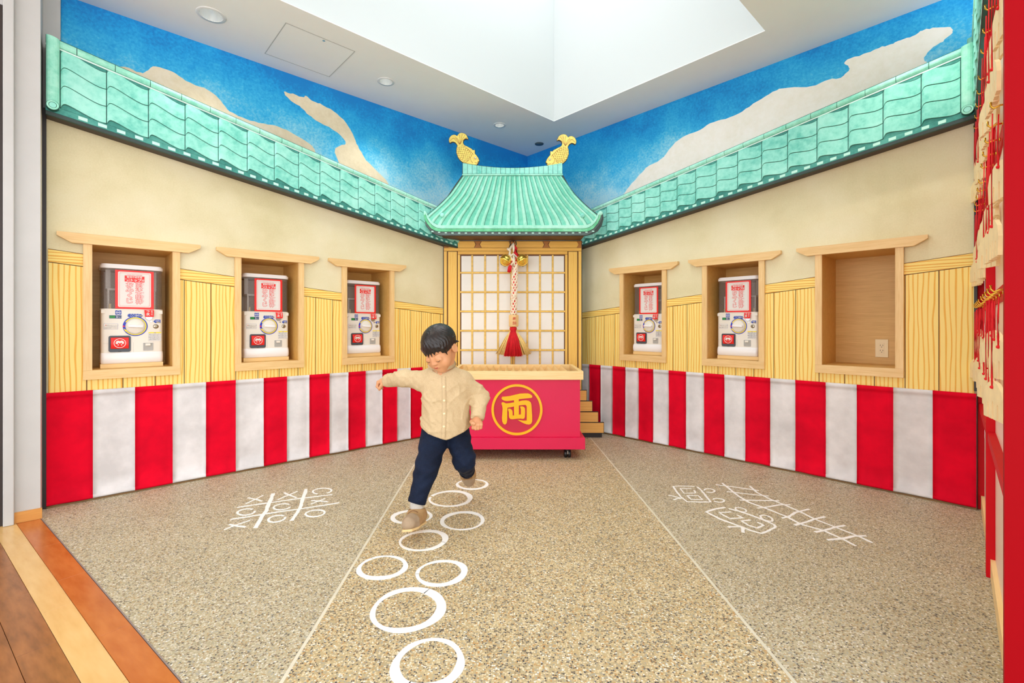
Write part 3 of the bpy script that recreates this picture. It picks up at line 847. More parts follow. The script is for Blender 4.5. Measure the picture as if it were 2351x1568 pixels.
# ================================================================ CAPSULE MACHINES
def make_machine():
    """front faces -y, origin at the middle of the foot; 0.296 wide, 0.63 tall"""
    R = thing('capsule_machine', '', 'capsule machine', Matrix.Identity(4), 'capsule machines in the wall niches')
    D = .235; h = .148
    MB().box(-h - .002, h + .002, .004, D - .01, .0003, .026).build('plinth', 'pale pine', R)
    # lower body: front bulges forward at the foot
    prof = [(.0265, -.001), (.040, -.008), (.060, -.010), (.078, -.008), (.088, -.0005), (.100, .000), (.352, .000)]
    m = MB(); v = []; f = []; rc = .018
    for z, yf in prof:
        ring = [(-h, D), (-h, yf + rc)] + [(-h + rc * (1 - math.cos(a)), yf + rc * (1 - math.sin(a))) for a in (math.pi / 6, math.pi / 3)] + [(-h + rc, yf)]
        ring += [(-p[0], p[1]) for p in reversed(ring)]
        v += [(x, y, z) for x, y in ring]
    q = 10
    for i in range(len(prof) - 1):
        for k in range(q): f.append((i * q + k, i * q + (k + 1) % q, (i + 1) * q + (k + 1) % q, (i + 1) * q + k))
    f += [tuple(range(q - 1, -1, -1)), tuple(range((len(prof) - 1) * q, len(prof) * q))]
    body = m.add(v, f).build('body', 'machine white', R, True); smooth_by_angle(body, 35)
    # brighter wrap-round foot
    m = MB(); v = []; f = []
    for z, yf in [(.030, -.006), (.042, -.0112), (.060, -.0135), (.078, -.0105), (.092, -.0012)]:
        ring = [(-h - .0015, .10), (-h - .0015, yf + rc)] + [(-h - .0015 + rc * (1 - math.cos(a)), yf + rc * (1 - math.sin(a))) for a in (math.pi / 6, math.pi / 3)] + [(-h - .0015 + rc, yf)]
        ring += [(-p[0], p[1]) for p in reversed(ring)]
        v += [(x, y, z) for x, y in ring]
    for i in range(4):
        for k in range(q - 1): f.append((i * q + k, i * q + k + 1, (i + 1) * q + k + 1, (i + 1) * q + k))
    ft = m.add(v, f).build('front_foot', 'machine white lower', R, True)
    # clear hopper
    m = MB().plate(rrect(-h, h, 0, D, .03, 4), [rrect(-h + .003, h - .003, .003, D - .003, .028, 4)], 0, 1)
    v = [(p[0], p[2], .356 + .246 * (1 - p[1])) for p in m.v]
    smooth_by_angle(MB().add(v, m.f).build('hopper_shell', 'clear', R, True), 40)
    MB().slab(rrect(-h - .002, h + .002, -.002, D + .002, .031, 4), .351, .3565).build('hopper_floor', 'machine white', R)
    lid = MB().slab(rrect(-h - .004, h + .004, -.005, D + .003, .034, 5), .600, .618)
    lid.slab(rrect(-h + .002, h - .002, .001, D - .003, .030, 5), .618, .626)
    smooth_by_angle(lid.build('lid', 'machine white lower', R), 35)
    # hopper insides: back plate, shelf, columns
    MB().box(-.128, .128, .19, .20, .357, .59).build('back_plate', 'hopper grey', R)
    MB().box(-.118, .118, .05, .185, .470, .482, .002).build('inner_shelf', 'hopper white', R)
    for x in (-.112, .112):
        MB().box(x - .004, x + .004, .05, .058, .357, .470).build('inner_post', 'hopper white', R)
        MB().box(x - .012, x + .012, .10, .11, .482, .598).build('inner_post', 'hopper white', R)
    for x in (-.105, .108): MB().lathe([(.006, .357), (.006, .385), (.003, .388)], 10, T((x, .035, 0))).build('peg', 'outlet', R)
    # card sign in front of the hopper
    cx, y = .008, -.0045
    card = MB().prism([(cx - .091, .358), (cx + .094, .355), (cx + .094, .592), (cx - .091, .592)], y, y + .002).build('sign_card', 'sticker red', R)
    MB().prism(rrect(cx - .078, cx + .080, .368, .582, .006, 3), y - .0006, y).build('card_face', 'sticker white', card)
    m = MB().plate(rrect(cx - .0715, cx + .0735, .3745, .5755, .005, 3), [rrect(cx - .0705, cx + .0725, .3755, .5745, .005, 3)], y - .001, y - .0006)
    m.build('card_border', 'sticker red', card)
    m = MB().prism([(cx - .047, .523), (cx - .004, .522), (cx + .001, .518), (cx + .006, .522), (cx + .048, .522), (cx + .048, .558), (cx - .047, .560)], y - .001, y - .0006)
    m.build('card_banner', 'sticker red', card)
    m = MB()
    put(m, *text_mesh('警視庁認定者', .0125, .012), cx, y - .0014, .5515)
    put(m, *text_mesh('トップ??', .019, .03), cx + .014, y - .0014, .5335)
    put(m, *text_mesh('やーる', .008, .01), cx - .034, y - .0014, .5385); put(m, *text_mesh('気は', .008, .01), cx - .030, y - .0014, .5295)
    m.build('banner_lettering', 'sticker white', card)
    m = MB()
    put(m, *text_mesh('ごりやくおみくじはいかが', .0062, .0), cx, y - .0014, .5655)
    fz = .5085
    for chars, x, dz in (('両津大明神', cx + .021, .0262), ('おみくじ', cx - .023, .0330)):
        for k, ch in enumerate(chars):
            sc = .032 if chars[0] == '両' else .038
            gv, gf = text_mesh(ch, sc, .0, .0003)
            for q in range(8): put(m, gv, gf, x + .0023 * math.cos(q * math.pi / 4), y - .0012 - .00002 * q, fz - dz * (k + .1) + .0021 * math.sin(q * math.pi / 4), 1.05, .92)
    for k, ch in enumerate(('りょう', 'つ', 'だい', 'みょう', 'じん')):
        for j, c1 in enumerate(ch): put(m, *text_mesh(c1, .0052, .0), cx + .0435, y - .0014, .5115 - .0262 * k - .0058 * j + (.0058 if len(ch) == 3 else .002))
    m.build('lettering_outline', 'sticker red', card)
    m = MB()
    for chars, x, dz in (('両津大明神', cx + .021, .0262), ('おみくじ', cx - .023, .0330)):
        for k, ch in enumerate(chars):
            sc = .032 if chars[0] == '両' else .038
            put(m, *text_mesh(ch, sc, .008, .0003), x, y - .0026, fz - dz * (k + .1), 1.05, .92)
    m.build('lettering_fill', 'sticker white', card)
    # hinges and corner plates
    for s in (-1, 1): MB().box(s * .137 - .010, s * .137 + .010, -.003, .0, .328, .350, .0015).build('corner_clip', 'machine white', R)
    # stickers on the front
    y = -.0012
    st = MB().prism(rrect(-.082, -.054, .321, .347, .002, 2), y, .0).build('sticker', 'sticker blue', R); st['label'] = 'blue sticker with a ringed bar'
    m = MB().plate(circle(-.068, .334, .0108, 20), [circle(-.068, .334, .0090, 20)], y - .0004, y); m.box(-.076, -.060, y - .0004, y, .3318, .3362); m.build('sticker_print', 'sticker white', st)
    st = MB().prism(rrect(-.110, -.053, .298, .317, .001, 2), y, .0).build('price_plate', 'lcd dark', R)
    MB().box(-.108, -.083, y - .0005, y, .300, .315).build('price_light', 'sticker green', st)
    m = MB(); put(m, *text_mesh('1', .017, .03), -.075, y - .0006, .3075); put(m, *text_mesh('プレイ', .008, .01), -.063, y - .0006, .3065); m.build('price_lettering', 'sticker white', st)
    a = [(-.024, .312)]
    m = MB()
    for k in range(4): m.prism(circle(-.014 + .012 * k, .3165, .0118, 20), y - .0002 * k, .0)
    m.prism([(.020, .305), (.040, .305), (.048, .3155), (.040, .326), (.020, .326)], y - .0003, .0)
    st = m.build('arrow_sticker', 'sticker blue', R)
    m = MB()
    for k in range(4): m.plate(circle(-.014 + .012 * k, .3165, .0105, 20), [circle(-.014 + .012 * k, .3165, .0098, 20)], y - .0013, y - .0008)
    put(m, *text_mesh('100円', .008, .02), .021, y - .0012, .3165); m.build('arrow_lettering', 'sticker white', st)
    MB().box(.036, .042, y - .0012, y - .0006, .3125, .3185).build('arrow_mark', 'sticker yellow', st)
    # red curled tag below the card
    m = MB(); v = []; f = []
    for j in range(7):
        s = j / 6; yy = -.0065 - .010 * math.sin(s * 2.2)
        v += [(.055 + .003 * s, yy, .352 - .043 * s), (.103 - .002 * s, yy - .003 * s, .352 - .043 * s)]
    for j in range(6): f.append((2 * j, 2 * j + 1, 2 * j + 3, 2 * j + 2)[::-1])
    nf = len(v); v += [(p[0], p[1] + .0006, p[2]) for p in v]; f += [tuple(reversed([i + nf for i in q])) for q in f]
    tg = m.add(v, f).build('red_tag', 'sticker red', R, True)
    m = MB(); put(m, *text_mesh('つ', .017, .03), .072, -.0155, .343); put(m, *text_mesh('次', .018, .03), .072, -.0185, .3255); put(m, *text_mesh('お', .010, .02), .092, -.0165, .3445); put(m, *text_mesh('ひ', .010, .02), .092, -.0185, .3345); put(m, *text_mesh('と', .010, .02), .092, -.0195, .3245)
    m.build('tag_lettering', 'sticker white', tg)
    # dial
    dc = (.012, .251); Mx = T((dc[0], 0, dc[1])) @ Matrix.Rotation(math.pi / 2, 4, 'X')
    dial = MB().lathe([(.0, .0015), (.060, .0015), (.060, .0)], 40, Mx).build('dial_ring', 'sticker navy', R); 
    m = MB(); N = 44; v = []; f = []
    for k in range(N + 1):
        t = math.radians(205 - 0) - math.radians(330) * k / N
        t = math.radians(152) - math.radians(304) * k / N
        for r in (.0485, .0545): v.append((dc[0] + r * math.cos(t), -.0021, dc[1] + r * math.sin(t)))
    for k in range(N): f.append((2 * k, 2 * k + 1, 2 * k + 3, 2 * k + 2))
    m.add(v, f); t = math.radians(-152); p = (dc[0] + .0515 * math.cos(t), dc[1] + .0515 * math.sin(t))
    m.prism([(p[0] - .010, p[1] + .010), (p[0] + .008, p[1] - .001), (p[0] - .002, p[1] - .008)], -.0023, -.0016)
    m.build('dial_arrow', 'sticker yellow', dial)
    MB().prism([(dc[0] - .0585, dc[1] + .006), (dc[0] - .0585, dc[1] - .006), (dc[0] - .048, dc[1])], -.0024, -.0014).build('dial_pointer', 'sticker red', dial)
    kn = MB().lathe([(.047, .0015), (.047, .006), (.0445, .0075), (.0435, .004), (.042, .004), (.041, .011), (.036, .0135), (.0, .0145)], 40, Mx).build('dial_knob', 'machine white', R, True); smooth_by_angle(kn, 35)
    grip = MB().box(-.038, .038, -.030, -.010, -.0085, .0085, .005)
    mesh_obj('dial_grip', [T((dc[0], 0, dc[1])) @ Matrix.Rotation(math.radians(3), 4, 'Y') @ Vector(p) for p in grip.v], grip.f, 'machine white lower', kn, None, True)
    # coin slot, button, lock, notices
    MB().lathe([(0, .003), (.017, .003), (.019, .0)], 20, T((.079, 0, .307)) @ Matrix.Rotation(math.pi / 2, 4, 'X')).build('coin_slot', 'steel', R)
    MB().lathe([(0, .004), (.005, .004), (.0058, .0)], 14, T((.089, 0, .281)) @ Matrix.Rotation(math.pi / 2, 4, 'X')).build('return_button', 'steel', R)
    st = MB().prism([(.100, .281), (.110, .2715), (.136, .2715), (.136, .2925), (.110, .2925)], y, 0).build('side_sticker', 'sticker blue', R)
    m = MB(); put(m, *text_mesh('100円', .009, .02), .121, y - .0005, .284); m.build('side_lettering', 'sticker white', st)
    MB().box(.116, .133, y - .0005, y, .2735, .2765).build('side_mark', 'sticker yellow', st)
    lk = MB().lathe([(0, .002), (.012, .003), (.0145, .0)], 22, T((.113, 0, .250)) @ Matrix.Rotation(math.pi / 2, 4, 'X')).build('lock', 'key metal', R, True)
    MB().box(.112, .114, -.0042, -.0022, .243, .257).build('keyhole', 'outlet dark', lk)
    st = MB().prism(rrect(-.134, -.070, .2325, .2675, .002, 2), y + .0004, 0).build('notice', 'sticker blue', R)
    MB().prism(rrect(-.1333, -.0707, .2332, .2668, .002, 2), y, y + .0005).build('notice_face', 'machine white', st)
    m = MB().prism([(-.127, .2605), (-.127, .2545), (-.121, .2575)], y - .0004, y); m.build('notice_mark', 'sticker red', st)
    m = MB(); put(m, *text_mesh('お金を入れてください', .006, .0), -.096, y - .0003, .2575); put(m, *text_mesh('ハンドルを右にまわす', .006, .0), -.102, y - .0003, .249); put(m, *text_mesh('商品をお取りください', .006, .0), -.102, y - .0003, .2405); m.build('notice_lettering', 'sticker ink', st)
    st = MB().prism(rrect(.076, .140, .158, .214, .001, 2), y + .0004, 0).build('warning_label', 'sticker ink', R)
    MB().prism(rrect(.0765, .1395, .1585, .2135, .001, 2), y, y + .0005).build('warning_face', 'sticker white', st)
    MB().box(.0762, .1398, y - .0004, y, .2075, .2142).build('warning_head', 'sticker yellow', st)
    m = MB(); put(m, *text_mesh('注意', .0055, .01), .108, y - .0006, .2108)
    for k in range(7): put(m, *text_mesh('硬貨を入れる前によく見てください'[k % 3:13 + (k % 2)], .0045, 0), .108, y - .0003, .2025 - .0062 * k)
    m.build('warning_lettering', 'sticker ink', st)
    # prize door
    fr = MB().plate(rrect(-.113, -.010, .096, .194, .010, 4), [rrect(-.105, -.018, .114, .186, .006, 4)], -.006, .0).build('prize_frame', 'machine grey', R)
    MB().prism(rrect(-.105, -.018, .114, .186, .006, 4), -.0012, .0).build('prize_recess', 'black plastic', fr)
    m = MB(); v = []; f = []
    for j in range(9):
        s = j / 8; yy = -.002 - .010 * math.sin(math.pi * (.12 + .76 * s)); z = .116 + .067 * s
        v += [(-.103, yy, z), (-.020, yy, z)]
    for j in range(8): f.append((2 * j, 2 * j + 1, 2 * j + 3, 2 * j + 2))
    fp = m.add(v, f).build('prize_flap', 'sticker red', R, True)
    fc = (-.0615, .149)
    m = MB().plate(circle(*fc, .0285, 30), [circle(*fc, .0255, 30)], -.0135, -.0125)
    m.prism([(fc[0] - .019, fc[1] - .004), (fc[0] - .019, fc[1] + .006), (fc[0] - .015, fc[1] + .013), (fc[0] - .008, fc[1] + .0155), (fc[0], fc[1] + .012), (fc[0] + .008, fc[1] + .0155), (fc[0] + .015, fc[1] + .013), (fc[0] + .019, fc[1] + .006), (fc[0] + .019, fc[1] - .004), (fc[0] + .009, fc[1] - .004), (fc[0] + .008, fc[1] + .003), (fc[0] + .004, fc[1] + .003), (fc[0] + .003, fc[1] - .001), (fc[0] - .003, fc[1] - .001), (fc[0] - .004, fc[1] + .003), (fc[0] - .008, fc[1] + .003), (fc[0] - .009, fc[1] - .004)], -.0135, -.0125)
    for s in (-1, 1): m.prism(circle(fc[0] + s * .008, fc[1] - .0105, .0032, 10), -.0135, -.0125)
    m.build('flap_emblem', 'sticker white', fp)
    MB().prism([(-.071, .096), (-.052, .096), (-.055, .101), (-.068, .101)], -.0065, -.0055).build('finger_notch', 'black plastic', fr)
    # coin return
    cr = MB().plate(rrect(.050, .100, .100, .148, .003, 2), [rrect(.054, .096, .104, .144, .002, 2)], -.003, .0).build('coin_return', 'slot grey', R)
    MB().prism(rrect(.054, .096, .104, .144, .002, 2), -.0006, .0).build('return_cup', 'slot grey', cr)
    MB().box(.060, .086, -.012, -.0006, .130, .144, .002).build('return_flap', 'machine white', cr)
    m = MB().box(.003, .0038, -.0006, .0, .060, .152).box(-.139, -.113, -.0006, .0, .147, .1478)
    m.build('panel_seam', 'slot grey', R)
    return R
ML = {('L', 0): 'white capsule machine with red card in the nearest left wall niche', ('L', 1): 'white capsule machine with red card in the middle left wall niche', ('L', 2): 'white capsule machine in the left wall niche nearest the boy',
      ('R', 0): 'white capsule machine in the right wall niche nearest the shrine', ('R', 1): 'white capsule machine beside the empty niche on the right wall'}
mp = make_machine(); first = True
for side, F, sg in (('L', FL, -1), ('R', FR, 1)):
    for i, c in enumerate(NICHE[side]):
        if (side, i) not in ML: continue
        mtx = F @ T((sg * c, .075, .7455))
        if first: o = mp; o.matrix_world = mtx; first = False
        else: o = dup(mp, mtx)
        o['label'] = ML[(side, i)]
# ================================================================ THE LITTLE SHRINE FRONT
YB = 4.33                                               # front of the shrine body
def sx(x, Y=YB): return (x - HX) / FPX * Y
def sz(y, Y=YB): return CAMZ + (HY - y) / FPX * Y
sh = thing('small_shrine', 'wooden shrine front with white paper lattice doors in the corner', 'shrine', T((.004, YB, 0)))
class SB(MB):
    def done(s, nm, mt, par=None, sm=False): return mesh_obj(nm, [(p[0] - .004, p[1] - YB, p[2]) for p in s.v], s.f, mt, par or sh, None, sm)
X0, X1, ZT = sx(1019), sx(1335), sz(552.5)
SB().box(X0, X1, YB, YB + .009, .002, ZT).done('body_panel', 'outline brown')
# side returns run back to the walls
SB().prism([(0, 0)] * 0 + [(X0 - .006, .002), (X0, .002), (X0, ZT), (X0 - .006, ZT)], YB - .002, YB + .008).done('side_edge', 'black trim')
SB().prism([(X1, .002), (X1 + .006, .002), (X1 + .006, ZT), (X1, ZT)], YB - .002, YB + .17).done('side_edge', 'black trim')
# header with brackets
e = .0016
hz0, hz1 = sz(569.3), sz(553.8)
xs = [1019, 1023, 1097, 1177, 1254, 1331, 1335]
for a, b in ((1030, 1088), (1106, 1168), (1186, 1245), (1263, 1324)):
    zc = (hz0 + hz1) / 2
    SB().prism([(sx(a - 4) , zc), (sx(a), hz0 + e), (sx(b), hz0 + e), (sx(b + 4), zc), (sx(b), hz1 - e), (sx(a), hz1 - e)], YB - .006, YB).done('header_board', 'shrine wood h')
for x in (1022.5, 1097, 1177, 1254, 1331.5):
    zc = (hz0 + hz1) / 2
    for s in (-1, 1):
        zo = hz0 + e if s < 0 else hz1 - e
        SB().prism([(max(sx(x - 8), X0 + .001), zo), (min(sx(x + 8), X1 - .001), zo), (min(sx(x + 3.6), X1 - .002), zc + s * .003), (max(sx(x - 3.6), X0 + .002), zc + s * .003)], YB - .009, YB).done('bracket', 'gold shade')
    SB().box(max(sx(x - 3.6), X0 + .002), min(sx(x + 3.6), X1 - .002), YB - .007, YB, zc - .0025, zc + .0025).done('bracket_neck', 'gold shade')
SB().box(X0 + e, X1 - e, YB - .010, YB, sz(577) + e, sz(569.3) - e).done('cross_beam', 'shrine wood h')
SB().box(sx(1051) + e, sx(1303) - e, YB - .008, YB, sz(584.5) + e, sz(577) - e).done('door_head', 'shrine wood h')
for s, a, b, c2, d in ((-1, 1019, 1026.5, 1029, 1049.5), (1, 1327.5, 1335, 1304.5, 1325)):
    SB().box(sx(a) + e, sx(b) - e, YB - .008, YB, .003, sz(577) - e).done('edge_post', 'shrine wood v')
    SB().box(sx(c2) + e * .5, sx(d) - e * .5, YB - .014, YB, .003, sz(578) - e).done('pillar', 'shrine wood v')
for a, b in ((1051, 1057), (1297, 1303)): SB().box(sx(a) + e, sx(b) - e, YB - .009, YB, .003, sz(584.5) - e).done('door_stile', 'shrine wood v')
# paper panes between lattice bars
vx = [1057, 1084.2, 1113.8, 1143.4, 1177, 1210.7, 1239.6, 1268.9, 1297]
hy = [585.5, 626.3, 670.7, 715, 759.3, 803.7, 848, 892.3, 936.6, 974]
for i in range(8):
    for j in range(9):
        SB().box(sx(vx[i] + (5.1 if i == 4 else 2.25)), sx(vx[i + 1] - (5.1 if i == 3 else 2.25)), YB - .0025, YB, sz(hy[j + 1] - 2.35), sz(hy[j] + 2.35)).done('pane', 'pane paper')
for i, x in enumerate(vx[1:-1], 1):
    if i == 4:
        for x2 in (x - 2.6, x + 2.6): SB().box(sx(x2 - 2.1), sx(x2 + 2.1), YB - .011, YB, sz(974), sz(585.5), .002).done('door_stile', 'lattice wood')
    else: SB().box(sx(x - 1.9), sx(x + 1.9), YB - .008, YB, sz(974), sz(585.5), .002).done('lattice_bar', 'lattice wood')
for y in hy[1:-1]: SB().box(sx(1057), sx(1297), YB - .010, YB - .003, sz(y + 1.9), sz(y - 1.9), .002).done('lattice_bar', 'lattice wood')
# flat steps either side of the offering box
st = thing('shrine_steps', 'four stacked flat step boards in front of the shrine doors', 'steps', T((.004, 4.17, 0)))
mesh_obj('toe_board', *(lambda m: (m.v, m.f))(MB().box(-.80, .80, .012, .02, .001, .04)), 'black trim', st)
hh = [(1387, 994.5, 970.5), (1374, 969.5, 946), (1360.5, 945, 921), (1347.5, 920, 896.3)]
for k, (xr, yb, yt) in enumerate(hh):
    xr2 = (xr - HX) / FPX * 4.17; z0 = max(.0015, sz(yb, 4.17)); z1 = sz(yt, 4.17)
    w = xr2 - .004
    mesh_obj('step_edge', *(lambda m: (m.v, m.f))(MB().box(-w, w, .002, .02, z0 - (.0 if k == 0 else .004), z1 + .003)), 'black trim', st)
    mesh_obj('step_board', *(lambda m: (m.v, m.f))(MB().box(-w + .004, w - .004, -.001, .002, z0 + .003, z1 - .002)), 'step wood', st)

# roof board of the shrine, standing off the wall on a brown box
YR = 4.085
def rp(x, y): return ((900 + x / 4.2745 - HX) / FPX * YR, CAMZ + (HY - (280 + y / 4.2745)) / FPX * YR)
rf = thing('shrine_roof', 'green curved tile roof board above the shrine doors', 'roof', T((.004, YR, 1.80)))
class RB(MB):
    def done(s, nm, mt, sm=False, par=None): return mesh_obj(nm, [(p[0] - .004, p[1] - YR, p[2] - 1.80) for p in s.v], s.f, mt, par or rf, None, sm)
out = [(692, 398), (760, 412), (900, 432), (1040, 445), (1180, 449), (1320, 445), (1480, 433), (1600, 420), (1672, 408), (1674, 518), (1684, 530), (1735, 625), (1805, 715), (1890, 800), (1965, 866), (2022, 908), (2030, 894), (2050, 888), (2070, 902), (2076, 955), (2058, 1020), (2022, 1070), (1962, 1102), (1895, 1116), (460, 1116), (392, 1088), (330, 1014), (302, 945), (290, 892), (310, 876), (340, 888), (350, 908), (440, 832), (542, 732), (622, 612), (688, 520)]
RB().prism([rp(*p) for p in out], YR, YR + .018).done('panel', 'outline dark')
bx0, bx1 = (1013 - HX) / FPX * 4.09, (1342 - HX) / FPX * 4.09
RB().box(bx0, bx1, YR + .0182, YB - .001, ZT + .001, 1.86).done('eave_box', 'eave brown')
# ridge pieces
zr = lambda x: 449 - 50 * ((x - 1181) / 491.0) ** 2
for i in range(21):
    a, b = 694 + 46.6 * i + 1.6, 694 + 46.6 * (i + 1) - 1.6
    RB().prism([rp(a, zr(a) + 4), rp(b, zr(b) + 4), rp(b, 508), rp(a, 508)], YR - .004, YR).done('ridge_piece', 'teal tile')
RB().box(rp(690, 0)[0], rp(1676, 0)[0], YR - .010, YR, rp(0, 528)[1], rp(0, 512)[1], .003).done('ridge_cap', 'teal ridge')
def hw(y):
    tb = [(528, 488), (620, 553), (715, 622), (800, 706), (866, 782), (910, 838), (960, 890), (1030, 940)]
    for (a, p), (b, q) in zip(tb[:-1], tb[1:]):
        if y <= b: return p + (q - p) * (y - a) / (b - a)
    return tb[-1][1]
def yb(k): a = max(0, (abs(k) - .70) / .30); return 1020 - 106 * a * a
NR = 22
# valley sheet
pl = [rp(1181 + k * hw(531), 531) for k in np.linspace(-.985, .985, 12)]
pr = [rp(1181 + .985 * hw(y), y) for y in np.linspace(540, 900, 10)]
pb = [rp(1181 + k * hw(yb(k)) * .985, yb(k)) for k in np.linspace(1, -1, 30)]
pL = [rp(1181 - .985 * hw(y), y) for y in np.linspace(900, 540, 10)]
RB().prism(pl + pr + pb + pL, YR - .002, YR).done('valley_sheet', 'teal valley')
for i in range(NR):
    k = -0.955 + 1.91 * i / (NR - 1)
    m = RB(); n = 12; v = []; f = []; q = 6
    ye = yb(k) + 12
    for j in range(n):
        y = 533 + (ye - 533) * j / (n - 1)
        x = 1181 + k * hw(y); w = 10.0 + 9.5 * (j / (n - 1)); w *= (1 - .35 * max(0, abs(k) - .75) / .25)
        for t in range(q):
            a = math.pi * t / (q - 1); p = rp(x - w * math.cos(a), y)
            v.append((p[0], YR - .002 - .009 * math.sin(a), p[1]))
    for j in range(n - 1):
        for t in range(q - 1): f.append((j * q + t, (j + 1) * q + t, (j + 1) * q + t + 1, j * q + t + 1))
    f.append(tuple(range(q))); f.append(tuple((n - 1) * q + t for t in reversed(range(q))))
    m.add(v, f).done('rib_tile', 'teal rib', False)
    # dark line beside the rib
    m = RB(); pts = []
    for j in range(n):
        y = 540 + (ye - 545) * j / (n - 1); x = 1181 + k * hw(y) + 12.5 + 9.5 * (j / (n - 1)) * (1 - .35 * max(0, abs(k) - .75) / .25)
        pts.append(rp(x, y))
    v = []; f = []
    for p in pts: v += [(p[0] - .0012, YR - .0035, p[1]), (p[0] + .0012, YR - .0035, p[1])]
    for j in range(n - 1): f.append((2 * j, 2 * j + 2, 2 * j + 3, 2 * j + 1))
    if k < .94: m.add(v, f).done('rib_line', 'outline green')
# green eave sweeping up to both tips, grey band with dashes below
EI = [(342, 893), (353, 926), (378, 964), (408, 992), (442, 1009), (480, 1016)]
EM1 = [(330, 893), (340, 940), (365, 985), (398, 1020), (436, 1042), (480, 1050)]
EM2 = [(308, 893), (318, 945), (345, 1003), (385, 1050), (430, 1074), (480, 1080)]
EO = [(294, 897), (305, 950), (334, 1014), (393, 1083), (440, 1106), (480, 1112)]
def fullcurve(c): return c + [(2362 - x, y) for x, y in reversed(c)]
def sweep(a, b): return [rp(*p) for p in fullcurve(a)] + [rp(*p) for p in reversed(fullcurve(b))]
sh2 = lambda c, d: [(x - d * .7, y + d) for x, y in c]
RB().prism(sweep(EI, sh2(EM1, -2)), YR - .0135, YR).done('eave_edge', 'teal rib')
RB().prism(sweep(sh2(EM1, 1), sh2(EM2, -2)), YR - .0145, YR).done('eave_band', 'teal eave')
RB().prism(sweep(sh2(EM2, 1), EO), YR - .006, YR).done('eave_base', 'band grey')
for s in (-1, 1):
    c = rp(1181 + s * 863, 898)
    RB().lathe([(0, .016), (.017, .016), (.0195, .012), (.0195, .0)], 18, T((c[0], YR, c[1])) @ Matrix.Rotation(math.pi / 2, 4, 'X')).done('corner_cap', 'teal rib', True)
    for q in (.72,):
        c = rp(1181 + s * 686, 917 if s < 0 else 922)
        RB().lathe([(0, .020), (.016, .020), (.019, .016), (.019, .0)], 18, T((c[0], YR, c[1])) @ Matrix.Rotation(math.pi / 2, 4, 'X')).done('rib_cap', 'teal tile', True)
for i in range(25):
    x = 398 + 65.6 * i; a = max(0, (abs(x - 1181) / 868.0 - .62) / .38)
    y = 1092 - 30 * a ** 2.2
    RB().prism([rp(x - 11, y + 5), rp(x + 11, y + 5), rp(x + 11, y - 6), rp(x - 11, y - 6)], YR - .0085, YR - .0055).done('eave_dash', 'dash white')

